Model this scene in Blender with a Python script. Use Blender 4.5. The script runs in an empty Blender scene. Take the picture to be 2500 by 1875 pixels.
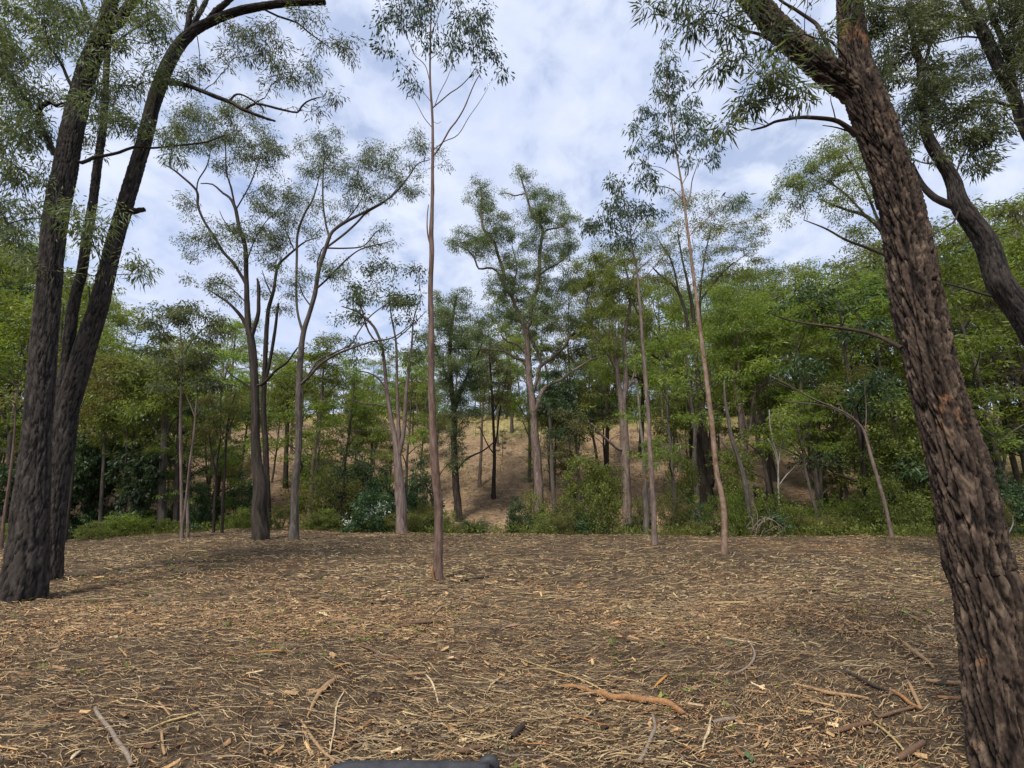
import bpy, math, numpy as np
from mathutils import Vector
sc = bpy.context.scene
COL = sc.collection
R = math.radians

# ------------------------------------------------------------------ camera
EYE = 1.7
PITCH = R(13.09)
FOC = 1074.0                                   # focal length in pixels of the 2500 px wide photograph
cam_d = bpy.data.cameras.new('camera')
cam = bpy.data.objects.new('camera', cam_d)
COL.objects.link(cam)
cam.location = (0, 0, EYE)
cam.rotation_euler = (R(90) + PITCH, 0, 0)
cam_d.sensor_width = 36
cam_d.lens = 36 * FOC / 2500
cam_d.clip_start = 0.05
cam_d.clip_end = 2000
sc.camera = cam

# ------------------------------------------------------------------ light
SUN_EL, SUN_AZ = R(58), R(-150)                # azimuth measured from +Y towards +X
world = bpy.data.worlds.new('World')
sc.world = world
world.use_nodes = True
nt = world.node_tree
nt.nodes.clear()
def N(t, typ, **kw):
    n = t.nodes.new(typ)
    for k, v in kw.items():
        setattr(n, k, v)
    return n
out = N(nt, 'ShaderNodeOutputWorld')
sky = N(nt, 'ShaderNodeTexSky', sky_type='NISHITA')
sky.sun_disc = False
sky.sun_elevation = SUN_EL
sky.sun_rotation = SUN_AZ
sky.air_density = 1.0; sky.dust_density = 1.5; sky.ozone_density = 2.0
bg_sky = N(nt, 'ShaderNodeBackground'); bg_sky.inputs[1].default_value = 0.15
nt.links.new(sky.outputs[0], bg_sky.inputs[0])
tc = N(nt, 'ShaderNodeTexCoord')
sep = N(nt, 'ShaderNodeSeparateXYZ'); nt.links.new(tc.outputs['Generated'], sep.inputs[0])
def wmath(op, a, b=None, c=None):
    n = N(nt, 'ShaderNodeMath', operation=op)
    for i, v in enumerate((a, b, c)):
        if v is None: continue
        if isinstance(v, (int, float)): n.inputs[i].default_value = v
        else: nt.links.new(v, n.inputs[i])
    return n.outputs[0]
zz = wmath('MAXIMUM', wmath('ADD', sep.outputs[2], 0.42), 0.05)
comb = N(nt, 'ShaderNodeCombineXYZ')
nt.links.new(wmath('DIVIDE', sep.outputs[0], zz), comb.inputs[0])
nt.links.new(wmath('DIVIDE', sep.outputs[1], zz), comb.inputs[1])
def wnoise(scale, detail, rough, dist=0.0, off=(0, 0, 0)):
    m = N(nt, 'ShaderNodeMapping'); m.inputs['Location'].default_value = off
    nt.links.new(comb.outputs[0], m.inputs[0])
    n = N(nt, 'ShaderNodeTexNoise')
    n.inputs['Scale'].default_value = scale; n.inputs['Detail'].default_value = detail
    n.inputs['Roughness'].default_value = rough; n.inputs['Distortion'].default_value = dist
    nt.links.new(m.outputs[0], n.inputs['Vector'])
    return n.outputs['Fac']
def wramp(fac, stops):
    r = N(nt, 'ShaderNodeValToRGB')
    e = r.color_ramp.elements
    while len(e) < len(stops): e.new(0.5)
    for k, (p, c) in enumerate(stops):
        e[k].position = p; e[k].color = (*c, 1) if len(c) == 3 else c
    nt.links.new(fac, r.inputs[0])
    return r.outputs[0]
big = wnoise(1.5, 3, 0.5, 0.2, (3.1, 1.2, 0))
small = wnoise(12.0, 6, 0.55, 0.25, (0.4, 2.2, 0))
mixf = wmath('ADD', wmath('MULTIPLY', big, 0.50), wmath('MULTIPLY', small, 0.74))
cover = wramp(mixf, [(0.49, (0.58,) * 3), (0.575, (0.84,) * 3), (0.66, (0.97,) * 3)])
shade = wramp(wmath('ADD', wmath('MULTIPLY', wnoise(2.6, 6, 0.55, 0.3, (5, 7, 0)), .6), wmath('MULTIPLY', small, .4)), [(0.34, (0.40, 0.47, 0.67)), (0.50, (0.49, 0.545, 0.69)), (0.62, (0.57, 0.62, 0.745))])
bg_cl = N(nt, 'ShaderNodeBackground'); bg_cl.inputs[1].default_value = 1.04
nt.links.new(shade, bg_cl.inputs[0])
mx = N(nt, 'ShaderNodeMixShader')
nt.links.new(cover, mx.inputs[0]); nt.links.new(bg_sky.outputs[0], mx.inputs[1]); nt.links.new(bg_cl.outputs[0], mx.inputs[2])
nt.links.new(mx.outputs[0], out.inputs[0])

sun_d = bpy.data.lights.new('sun', 'SUN')
sun_d.energy = 3.3; sun_d.angle = R(11); sun_d.color = (1.0, 0.95, 0.87)
sun = bpy.data.objects.new('sun', sun_d); COL.objects.link(sun)
sd = Vector((math.sin(SUN_AZ) * math.cos(SUN_EL), math.cos(SUN_AZ) * math.cos(SUN_EL), math.sin(SUN_EL)))
sun.rotation_euler = sd.to_track_quat('Z', 'Y').to_euler()
sc.view_settings.view_transform = 'Standard'
sc.view_settings.look = 'None'
sc.view_settings.gamma = 1.0
sc.view_settings.use_curve_mapping = False
sc.view_settings.exposure = 0.5
sc.cycles.max_bounces = 8
sc.cycles.transparent_max_bounces = 4

# ------------------------------------------------------------------ numpy helpers
CP, SP = math.cos(PITCH), math.sin(PITCH)
def ray(px, py):
    x = (px - 1250) / FOC; y = (937.5 - py) / FOC
    return np.array([x, CP - y * SP, y * CP + SP])
def at(px, py, Y):
    "the point a pixel of the photograph shows at distance Y in front of the eye"
    d = ray(px, py)
    return np.array([0, 0, EYE]) + d * (Y / d[1])
def hash2(ix, iy, seed):
    h = (ix.astype(np.int64) * 374761393 + iy.astype(np.int64) * 668265263 + seed * 2147483647 + 1013904223) & 0xFFFFFFFF
    h = ((h ^ (h >> 13)) * 1274126177) & 0xFFFFFFFF
    h = ((h ^ (h >> 16)) * 2246822519) & 0xFFFFFFFF
    return ((h ^ (h >> 15)) & 0xFFFFFF) / float(0xFFFFFF)
def vnoise(x, y, seed=0):
    ix = np.floor(x); iy = np.floor(y); fx = x - ix; fy = y - iy
    fx = fx * fx * (3 - 2 * fx); fy = fy * fy * (3 - 2 * fy)
    a = hash2(ix, iy, seed); b = hash2(ix + 1, iy, seed); c = hash2(ix, iy + 1, seed); d = hash2(ix + 1, iy + 1, seed)
    return (a * (1 - fx) + b * fx) * (1 - fy) + (c * (1 - fx) + d * fx) * fy
def fbm(x, y, seed=0, octv=4, rough=0.5):
    s = 0; a = 1; t = 0
    for k in range(octv):
        s = s + a * vnoise(x * 2 ** k, y * 2 ** k, seed + 17 * k); t += a; a *= rough
    return s / t
def worley(x, y, seed, perx):
    "F1, F2 and a random cell value; periodic in x with period perx"
    ix = np.floor(x); iy = np.floor(y)
    f1 = np.full(x.shape, 9.0); f2 = np.full(x.shape, 9.0); cv = np.zeros(x.shape)
    for dx in (-1, 0, 1):
        for dy in (-1, 0, 1):
            cx = np.mod(ix + dx, perx); cy = iy + dy
            jx = hash2(cx, cy, seed) ; jy = hash2(cx, cy, seed + 5)
            d = np.hypot(ix + dx + jx - x, cy + jy - y)
            v = hash2(cx, cy, seed + 9)
            near = d < f1
            f2 = np.where(near, f1, np.minimum(f2, d)); cv = np.where(near, v, cv); f1 = np.where(near, d, f1)
    return f1, f2, cv
EX = [-60, -24, -16, -12, -10.5, -9, -4.5, 0, 7, 15, 24, 60]
EY = [12, 13, 14.3, 17, 19.5, 18.6, 17, 16.7, 16.2, 15.8, 15.0, 12]
HD = [0, 1.2, 3, 6, 9, 14, 22, 32, 42, 55, 80, 150, 400]
HZ = [0, -.12, -.75, -1.35, -1.05, .2, 3.0, 6.4, 9.3, 11.3, 12.6, 13.5, 14]
def edge_d(x, y):
    return y - np.interp(x, EX, EY) - 0.5 * (vnoise(x * 0.35, x * 0 + 3.3, 4) - 0.5)
def ground_h(x, y):
    x = np.asarray(x, float); y = np.asarray(y, float)
    d = edge_d(x, y)
    h = 0
    for o in (-1, -.5, 0, .5, 1):
        s = np.clip(np.maximum(d, 0) * 0.06, 0, 3)
        h = h + np.interp(d + o * s, HD, HZ) / 5
    far = np.clip(d / 20, 0, 1)
    h = h + far * 1.6 * (fbm(x * .06, y * .06, 3, 3) - .5) + np.clip(d / 60, 0, 1) * 6 * (vnoise(x * .02 + 9, y * .02, 8) - .5)
    plateau = np.clip(1 - d / 3, 0, 1)
    h = h + 0.10 * (fbm(x * .5, y * .5, 11, 3) - .5) * plateau
    return h
def on_ground(px, py, beyond=0.0):
    d = ray(px, py); d = d / d[1]
    Y = np.arange(max(2.0, beyond), 160, 0.05)
    z = EYE + d[2] * Y; h = ground_h(d[0] * Y, Y)
    k = np.where(z <= h)[0]
    Yk = Y[k[0]] if len(k) else 60.0
    return np.array([d[0] * Yk, Yk, float(ground_h(d[0] * Yk, Yk))])

def mesh_obj(name, verts, faces, mat, parent=None, smooth=False, attrs=None, k=4):
    "faces: (n, k) int array with k corners each, or list of such arrays with different k"
    fl = faces if isinstance(faces, list) else [faces]
    fl = [np.asarray(f, np.int32) for f in fl if len(f)]
    me = bpy.data.meshes.new(name)
    nv = len(verts)
    me.vertices.add(nv)
    me.vertices.foreach_set('co', np.ascontiguousarray(verts, np.float32).ravel())
    nl = sum(f.size for f in fl); nf = sum(len(f) for f in fl)
    me.loops.add(nl); me.polygons.add(nf)
    me.loops.foreach_set('vertex_index', np.concatenate([f.ravel() for f in fl]))
    tot = np.concatenate([np.full(len(f), f.shape[1], np.int32) for f in fl])
    start = np.concatenate([[0], np.cumsum(tot)[:-1]]).astype(np.int32)
    me.polygons.foreach_set('loop_start', start)
    if smooth: me.polygons.foreach_set('use_smooth', np.ones(nf, bool))
    me.update(calc_edges=True)
    for nm, (typ, arr) in (attrs or {}).items():
        a = me.attributes.new(nm, typ, 'POINT')
        a.data.foreach_set({'FLOAT': 'value', 'FLOAT_VECTOR': 'vector', 'FLOAT_COLOR': 'color'}[typ], np.ascontiguousarray(arr, np.float32).ravel())
    if mat: me.materials.append(mat)
    o = bpy.data.objects.new(name, me); COL.objects.link(o)
    if parent: o.parent = parent
    return o
def tag(o, label=None, cat=None, group=None, kind=None):
    for k, v in (('label', label), ('category', cat), ('group', group), ('kind', kind)):
        if v: o[k] = v
    return o
def empty(name, loc):
    o = bpy.data.objects.new(name, None); COL.objects.link(o); o.location = [float(v) for v in loc]
    o.empty_display_size = 0.3
    return o

# ------------------------------------------------------------------ materials
def new_mat(name):
    m = bpy.data.materials.new(name); m.use_nodes = True
    t = m.node_tree; t.nodes.clear()
    o = t.nodes.new('ShaderNodeOutputMaterial')
    return m, t, o
def lk(t, a, b): t.links.new(a, b)
def tmath(t, op, a, b=None, c=None, clamp=False):
    n = t.nodes.new('ShaderNodeMath'); n.operation = op; n.use_clamp = clamp
    for i, v in enumerate((a, b, c)):
        if v is None: continue
        if isinstance(v, (int, float)): n.inputs[i].default_value = v
        else: t.links.new(v, n.inputs[i])
    return n.outputs[0]
def tramp(t, fac, stops):
    r = t.nodes.new('ShaderNodeValToRGB'); e = r.color_ramp.elements
    while len(e) < len(stops): e.new(0.5)
    for k, (p, c) in enumerate(stops): e[k].position = p; e[k].color = (*c, 1)
    t.links.new(fac, r.inputs[0]); return r.outputs[0]
def tnoise(t, vec, scale, detail=4, rough=.55, dist=0, sv=None):
    if sv:
        m = t.nodes.new('ShaderNodeMapping'); m.inputs['Scale'].default_value = sv; t.links.new(vec, m.inputs[0]); vec = m.outputs[0]
    n = t.nodes.new('ShaderNodeTexNoise'); n.inputs['Scale'].default_value = scale; n.inputs['Detail'].default_value = detail
    n.inputs['Roughness'].default_value = rough; n.inputs['Distortion'].default_value = dist
    t.links.new(vec, n.inputs['Vector']); return n.outputs['Fac']
def tmix(t, fac, a, b, typ='MIX'):
    n = t.nodes.new('ShaderNodeMix'); n.data_type = 'RGBA'; n.blend_type = typ
    for s, v in ((n.inputs[0], fac), (n.inputs[6], a), (n.inputs[7], b)):
        if isinstance(v, (int, float)): s.default_value = v
        elif isinstance(v, tuple): s.default_value = (*v, 1)
        else: t.links.new(v, s)
    return n.outputs[2]
def attr(t, name):
    n = t.nodes.new('ShaderNodeAttribute'); n.attribute_name = name; return n
def principled(t, o, col, rough=.8, bump=None, bstr=.5, bdist=.01, spec=.3):
    p = t.nodes.new('ShaderNodeBsdfPrincipled')
    p.inputs['Roughness'].default_value = rough
    p.inputs['Specular IOR Level'].default_value = spec
    if isinstance(col, tuple): p.inputs['Base Color'].default_value = (*col, 1)
    else: t.links.new(col, p.inputs['Base Color'])
    if bump is not None:
        b = t.nodes.new('ShaderNodeBump'); b.inputs['Strength'].default_value = bstr; b.inputs['Distance'].default_value = bdist
        t.links.new(bump, b.inputs['Height']); t.links.new(b.outputs[0], p.inputs['Normal'])
    t.links.new(p.outputs[0], o.inputs[0]); return p

def leaf_mat(name, dark, mid, light, trans=.42, hue=0.0):
    m, t, o = new_mat(name)
    a = attr(t, 'tint').outputs['Fac']
    oi = t.nodes.new('ShaderNodeObjectInfo')
    f = tmath(t, 'ADD', tmath(t, 'MULTIPLY', a, .85), tmath(t, 'MULTIPLY', oi.outputs['Random'], .15))
    col = tramp(t, f, [(0.05, dark), (0.5, mid), (0.93, light), (0.985, (light[0] * 1.5, light[1] * .95, light[2] * .8))])
    hsv = t.nodes.new('ShaderNodeHueSaturation')
    t.links.new(tmath(t, 'ADD', .485, tmath(t, 'MULTIPLY', oi.outputs['Random'], .03)), hsv.inputs['Hue'])
    t.links.new(tmath(t, 'ADD', .85, tmath(t, 'MULTIPLY', oi.outputs['Random'], .35)), hsv.inputs['Value'])
    t.links.new(col, hsv.inputs['Color']); col = hsv.outputs[0]
    d = t.nodes.new('ShaderNodeBsdfPrincipled'); d.inputs['Roughness'].default_value = .5; d.inputs['Specular IOR Level'].default_value = .3
    t.links.new(col, d.inputs['Base Color'])
    tr = t.nodes.new('ShaderNodeBsdfTranslucent')
    t.links.new(tmix(t, 1.0, col, (1.45, 1.38, .60), 'MULTIPLY'), tr.inputs[0])
    mx = t.nodes.new('ShaderNodeMixShader'); mx.inputs[0].default_value = trans
    t.links.new(d.outputs[0], mx.inputs[1]); t.links.new(tr.outputs[0], mx.inputs[2]); t.links.new(mx.outputs[0], o.inputs[0])
    return m
M = {}
M['leaf_grey'] = leaf_mat('gum_leaf_grey_green', (.050, .066, .034), (.092, .116, .052), (.165, .195, .085))
M['leaf_blue'] = leaf_mat('gum_leaf_blue_green', (.032, .052, .040), (.060, .092, .066), (.12, .165, .115))
M['leaf_mid'] = leaf_mat('leaf_mid_green', (.060, .080, .020), (.130, .158, .034), (.235, .270, .060))
M['leaf_bright'] = leaf_mat('leaf_bright_green', (.066, .098, .018), (.140, .195, .034), (.25, .31, .06), .48)
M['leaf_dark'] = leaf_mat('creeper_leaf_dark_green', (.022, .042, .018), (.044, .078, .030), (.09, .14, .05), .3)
M['leaf_olive'] = leaf_mat('leaf_olive', (.076, .080, .024), (.145, .146, .040), (.23, .23, .065))
M['leaf_dry'] = leaf_mat('leaf_dry_brownish_green', (.06, .058, .03), (.10, .095, .05), (.17, .15, .08))
M['dry_grass'] = leaf_mat('dry_grass_blade', (.16, .13, .05), (.27, .21, .09), (.42, .34, .17))
M['blade'] = leaf_mat('grass_blade_green', (.03, .06, .02), (.06, .11, .035), (.12, .17, .06))

def bark_mat(name, deep, base, top, patch=None, patch_at=.62, vs=.16, sc_=26, bstr=.9, bdist=.012, low=None):
    m, t, o = new_mat(name)
    v = attr(t, 'bark').outputs['Vector']
    fine = tnoise(t, v, sc_, 6, .62, .6, (1, 1, vs))
    streak = tnoise(t, v, sc_ * .45, 4, .6, 1.0, (1, 1, vs * .6))
    bigp = tnoise(t, v, 2.4, 4, .6, .3, (1, 1, .5))
    h = tmath(t, 'ADD', tmath(t, 'MULTIPLY', fine, .55), tmath(t, 'MULTIPLY', streak, .6))
    col = tramp(t, h, [(.40, deep), (.55, base), (.74, top)])
    col = tmix(t, tmath(t, 'MULTIPLY', tmath(t, 'SUBTRACT', bigp, .5), 1.1, clamp=True), col, top)
    if patch:
        pn = tnoise(t, v, 3.4, 5, .65, .8, (1, 1, .35))
        f = tmath(t, 'MULTIPLY', tmath(t, 'SUBTRACT', pn, patch_at), 9, clamp=True)
        col = tmix(t, f, col, patch)
    if low:                                       # smooth-barked lower stocking of a different colour up to a given height
        z = attr(t, 'bark'); s = t.nodes.new('ShaderNodeSeparateXYZ'); t.links.new(z.outputs['Vector'], s.inputs[0])
        w = tmath(t, 'ADD', s.outputs[2], tmath(t, 'MULTIPLY', bigp, low[1]))
        f = tmath(t, 'SUBTRACT', 1.0, tmath(t, 'MULTIPLY', tmath(t, 'SUBTRACT', w, low[0]), .9), clamp=True)
        col = tmix(t, f, col, tmix(t, .5, col, low[2]))
    principled(t, o, col, .9, h, bstr, bdist, .15)
    return m
M['bark_dark'] = bark_mat('ironbark_dark', (.013, .010, .008), (.036, .028, .022), (.080, .065, .052), vs=.12, sc_=22)
M['bark_grey'] = bark_mat('bark_grey_brown', (.034, .028, .023), (.088, .072, .058), (.175, .148, .12))
M['bark_pink'] = bark_mat('stringybark_pinkish_brown', (.06, .040, .032), (.145, .105, .086), (.27, .21, .18), (.19, .10, .065), .60, low=(.2, 2.0, (.24, .09, .05)))
M['bark_red'] = bark_mat('stringybark_red_brown', (.05, .028, .020), (.130, .083, .062), (.235, .165, .13), (.27, .085, .035), .63)
M['bark_orange'] = bark_mat('bark_smooth_mottled_orange', (.10, .055, .034), (.21, .135, .09), (.32, .25, .195), (.46, .17, .055), .62, vs=.5, sc_=14, bstr=.4, low=(.2, 1.5, (.06, .045, .035)))
M['bark_pale'] = bark_mat('bark_pale_grey', (.11, .10, .08), (.20, .18, .145), (.32, .295, .25), vs=.4, sc_=14, bstr=.3)
M['twig'] = bark_mat('twig_bark', (.022, .018, .016), (.055, .045, .038), (.10, .085, .07), bstr=.2)
M['twig_pale'] = bark_mat('twig_bark_pale', (.08, .06, .042), (.16, .125, .09), (.25, .205, .15), bstr=.2)

def ridge_bark(name, crack, base, top, lichen, inner, famt):
    "deep bark whose plates are geometry; 'ridge' is the height of the plate, 0 in the cracks"
    m, t, o = new_mat(name)
    v = attr(t, 'bark').outputs['Vector']; r = attr(t, 'ridge').outputs['Fac']; c = attr(t, 'cell').outputs['Fac']
    fine = tnoise(t, v, 60, 6, .7, .5, (1, 1, .5)); med = tnoise(t, v, 16, 5, .65, .6, (1, 1, .35)); bigp = tnoise(t, v, 2.2, 4, .6, .4, (1, 1, .6))
    col = tmix(t, tmath(t, 'MULTIPLY', r, 1.3, clamp=True), crack, tramp(t, tmath(t, 'ADD', tmath(t, 'MULTIPLY', c, .45), tmath(t, 'MULTIPLY', fine, .55)), [(.3, base), (.7, top)]))
    f = tmath(t, 'MULTIPLY', tmath(t, 'MULTIPLY', tmath(t, 'SUBTRACT', med, .50), 7, clamp=True), tmath(t, 'MULTIPLY', r, .75))
    col = tmix(t, f, col, lichen)
    f2 = tmath(t, 'MULTIPLY', tmath(t, 'MULTIPLY', tmath(t, 'SUBTRACT', tmath(t, 'ADD', tmath(t, 'MULTIPLY', bigp, .62), tmath(t, 'MULTIPLY', med, .38)), famt), 12, clamp=True), tmath(t, 'SUBTRACT', 1.15, tmath(t, 'MULTIPLY', r, .7)), clamp=True)
    col = tmix(t, f2, col, inner)
    h = tmath(t, 'ADD', tmath(t, 'MULTIPLY', fine, .5), tmath(t, 'MULTIPLY', med, .5))
    principled(t, o, col, .92, h, .9, .012, .15)
    return m
M['bark_ridged'] = ridge_bark('bark_deep_corky', (.007, .005, .004), (.026, .018, .014), (.075, .052, .038), (.20, .145, .10), (.28, .125, .05), .57)
M['bark_furrow'] = ridge_bark('bark_furrowed_dark', (.009, .008, .008), (.027, .022, .018), (.062, .051, .042), (.10, .085, .070), (.09, .05, .03), .68)

def wood_mat(name, rough=.75):
    m, t, o = new_mat(name)
    c = attr(t, 'col').outputs['Color']
    g = t.nodes.new('ShaderNodeNewGeometry').outputs['Position']
    n = tnoise(t, g, 90, 3, .6); n0 = tnoise(t, g, 22, 4, .65)
    col = tmix(t, 1.0, c, tramp(t, n, [(.3, (.6, .57, .55)), (.7, (1.2, 1.17, 1.12))]), 'MULTIPLY')
    col = tmix(t, tmath(t, 'MULTIPLY', tmath(t, 'SUBTRACT', n0, .5), 5, clamp=True), col, tmix(t, .6, col, (.07, .048, .034)))
    principled(t, o, col, rough, n, .4, .003, .25)
    return m
M['wood'] = wood_mat('splintered_wood')

m, t, o = new_mat('forest_floor')
g = t.nodes.new('ShaderNodeNewGeometry').outputs['Position']
z1 = attr(t, 'grass').outputs['Fac']; z2 = attr(t, 'hill').outputs['Fac']
n1 = tnoise(t, g, .35, 5, .6, .3); n2 = tnoise(t, g, 3.0, 6, .65, .5); n3 = tnoise(t, g, 38, 6, .7, .6); n4 = tnoise(t, g, 130, 4, .7)
soil = tramp(t, tmath(t, 'ADD', tmath(t, 'MULTIPLY', n3, .6), tmath(t, 'MULTIPLY', n2, .4)), [(.36, (.017, .012, .008)), (.50, (.064, .045, .028)), (.63, (.20, .145, .082))])
soil = tmix(t, tmath(t, 'MULTIPLY', tmath(t, 'SUBTRACT', n1, .52), 5, clamp=True), soil, tmix(t, .45, soil, (.15, .08, .04)))
litter = tramp(t, tmath(t, 'ADD', tmath(t, 'MULTIPLY', n3, .25), tmath(t, 'ADD', tmath(t, 'MULTIPLY', n2, .45), tmath(t, 'MULTIPLY', tnoise(t, g, .8, 5, .7, .6, (.35, 1, 1.6)), .3))), [(.34, (.085, .055, .036)), (.5, (.205, .140, .085)), (.66, (.36, .27, .16))])
grassc = tramp(t, n2, [(.32, (.11, .12, .04)), (.5, (.26, .22, .085)), (.68, (.42, .32, .15))])
hillc = tmix(t, z1, litter, grassc)
col = tmix(t, z2, soil, hillc)
principled(t, o, col, .95, tmath(t, 'ADD', n3, tmath(t, 'MULTIPLY', n4, .5)), .8, .02, .1)
M['ground'] = m
# ------------------------------------------------------------------ shape builders
def spline(pts, step):
    "Catmull-Rom through rows of pts (any number of columns), sampled about every step metres"
    P = np.asarray(pts, float)
    if len(P) == 2: P = np.array([P[0], (P[0] + P[1]) / 2, P[1]])
    E = np.vstack([2 * P[0] - P[1], P, 2 * P[-1] - P[-2]])
    outp = []
    for i in range(len(P) - 1):
        a, b, c, d = E[i:i + 4]
        n = max(2, int(np.linalg.norm((c - b)[:3]) / step))
        u = np.linspace(0, 1, n, endpoint=False)[:, None]
        outp.append(.5 * ((2 * b) + (c - a) * u + (2 * a - 5 * b + 4 * c - d) * u ** 2 + (-a + 3 * b - 3 * c + d) * u ** 3))
    return np.vstack(outp + [P[-1:]])
def frames(C):
    T = np.gradient(C, axis=0); T /= np.linalg.norm(T, axis=1)[:, None] + 1e-9
    U = np.zeros_like(C); ref = np.array([0, 1.0, 0]) if abs(T[0, 1]) < .8 else np.array([1.0, 0, 0])
    u = np.cross(T[0], ref); u /= np.linalg.norm(u); U[0] = u
    for i in range(1, len(C)):
        u = u - T[i] * u.dot(T[i]); u /= np.linalg.norm(u); U[i] = u
    return T, U, np.cross(T, U)
def quads(n, k):
    i = np.arange(n - 1)[:, None] * k; j = np.arange(k)[None]; j2 = (j + 1) % k
    return np.stack([i + j, i + j2, i + k + j2, i + k + j], -1).reshape(-1, 4)
def tube(pts, k=12, step=.25, rough=.06, seed=0, flare=0, ridge=None, cap=True):
    """pts rows: x, y, z, radius. Returns verts, faces, attrs. ridge = (cell_w, cell_len, depth) makes real bark plates."""
    S = spline(pts, step); C = S[:, :3]; rad = np.maximum(S[:, 3], .0015)
    if rough > .05 and len(C) > 6:
        q_ = np.arange(len(C)) * step; env = np.minimum(1, np.arange(len(C)) / 5.0)[:, None]
        C = C + env * (rad * .2)[:, None] * np.stack([fbm(q_ * 1.6, q_ * 0 + seed + .5, 7 + seed, 3) - .5, fbm(q_ * 1.6, q_ * 0 + seed + 9.5, 8 + seed, 3) - .5, q_ * 0], -1) * 2
    T, U, V = frames(C)
    s = np.concatenate([[0], np.cumsum(np.linalg.norm(np.diff(C, axis=0), axis=1))])
    th = np.linspace(0, 2 * np.pi, k, endpoint=False)
    TH, SS = np.meshgrid(th, s); RR = np.repeat(rad[:, None], k, 1)
    if flare: RR = RR * (1 + flare * np.exp(-SS / (rad[0] * 1.6)) * (.75 + .5 * np.sin(TH * 3 + seed) ** 2))
    n = fbm(np.cos(TH) * 1.1 + 7 + SS * .35, np.sin(TH) * 1.1 + SS * 1.3 + seed, seed, 3) - .5
    kn = np.clip(vnoise(SS * 1.7 + seed * 3.1, SS * 0 + np.round(TH / 1.3) + seed, seed + 4) - .83, 0, 1) * 1.6 * (np.cos((TH % 1.3) / 1.3 * 6.283 - 3.14) * .5 + .5)
    RR = RR * (1 + rough * 2 * n + (kn if rough > .05 else 0))
    at_ = {}
    R0 = rad[0]
    if ridge:
        w, l, dep = ridge
        per = max(5, int(round(2 * math.pi * float(np.mean(rad)) / w)))
        x = TH / (2 * np.pi) * per; y = SS / l
        wx = (fbm(np.cos(TH) * 2.2 + 20, SS * 1.5 + np.sin(TH) * 2.2, seed + 1, 5, .62) - .5) * 2.4
        wy = (fbm(np.cos(TH) * 5 + 50, SS * 6 + np.sin(TH) * 5, seed + 2, 3) - .5) * 1.6
        f1, f2, cv = worley(x + wx, y + wy, seed, per)
        rg = np.clip((f2 - f1) * 4.0 - .12, 0, 1)
        f1b, f2b, cvb = worley((x + wx * 1.1) * 2.0, (y + wy) * l / (w * 1.3), seed + 31, per * 2)
        rg2 = np.clip((f2b - f1b) * 3.5, 0, 1)
        fine = fbm(np.cos(TH) * 16 + 90 + SS * 2.0, SS * 30 + np.sin(TH) * 16, seed + 3, 3, .75)
        hgt = rg * (.60 + .25 * cv) + rg2 * (.04 + .22 * cvb) * (.3 + .7 * rg) + (fine - .5) * 1.0
        RR = RR + dep * (hgt - .45)
        at_['ridge'] = ('FLOAT', np.clip(rg * (.55 + .45 * rg2), 0, 1).ravel()); at_['cell'] = ('FLOAT', (cv * .5 + cvb * .5).ravel())
    P = C[:, None] + RR[..., None] * (np.cos(TH)[..., None] * U[:, None] + np.sin(TH)[..., None] * V[:, None])
    B = np.stack([np.cos(TH) * rad.mean(), np.sin(TH) * rad.mean(), SS], -1) + [0, 0, 0]
    at_['bark'] = ('FLOAT_VECTOR', B.reshape(-1, 3))
    verts = P.reshape(-1, 3); F = [quads(len(S), k)]
    if cap:
        m = len(S) * k; verts = np.vstack([verts, C[-1:] + T[-1:] * rad[-1] * .3])
        jj = np.arange(k); F.append(np.stack([m - k + jj, m - k + (jj + 1) % k, np.full(k, m)], -1))
        for kk, (ty, ar) in list(at_.items()): at_[kk] = (ty, np.vstack([ar, ar[-1:]]) if ar.ndim == 2 else np.append(ar, ar[-1]))
    return verts, F, at_
def join(parts):
    V = []; F = {}; A = {}; off = 0
    for v, f, a in parts:
        V.append(v)
        for ff in (f if isinstance(f, list) else [f]):
            F.setdefault(ff.shape[1], []).append(ff + off)
        for kk, (ty, ar) in a.items(): A.setdefault(kk, (ty, []))[1].append(ar)
        off += len(v)
    return np.vstack(V), [np.vstack(x) for x in F.values()], {kk: (ty, np.concatenate(x)) for kk, (ty, x) in A.items()}
def tubes_batch(P, Rd, k=3):
    "P (M, n, 3), Rd (M, n): many thin twigs at once"
    M_, n, _ = P.shape
    T = np.gradient(P, axis=1); T /= np.linalg.norm(T, axis=2)[..., None] + 1e-9
    ref = np.where(np.abs(T[:, :, 2:3]) > .85, np.array([1.0, 0, 0]), np.array([0, 0, 1.0]))
    U = np.cross(T, ref); U /= np.linalg.norm(U, axis=2)[..., None] + 1e-9; V = np.cross(T, U)
    th = np.linspace(0, 2 * np.pi, k, endpoint=False)
    ring = P[:, :, None] + Rd[:, :, None, None] * (np.cos(th)[None, None, :, None] * U[:, :, None] + np.sin(th)[None, None, :, None] * V[:, :, None])
    verts = ring.reshape(-1, 3); q = quads(n, k)
    F = (q[None] + (np.arange(M_) * n * k)[:, None, None]).reshape(-1, 4)
    s = np.cumsum(np.linalg.norm(np.diff(P, axis=1, prepend=P[:, :1]), axis=2), axis=1)
    B = np.zeros((M_, n, k, 3)); B[..., 0] = np.cos(th) * .02; B[..., 1] = np.sin(th) * .02; B[..., 2] = s[:, :, None]
    B += np.random.default_rng(1).random((M_, 1, 1, 3)) * 5
    return verts, [F], {'bark': ('FLOAT_VECTOR', B.reshape(-1, 3))}
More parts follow.
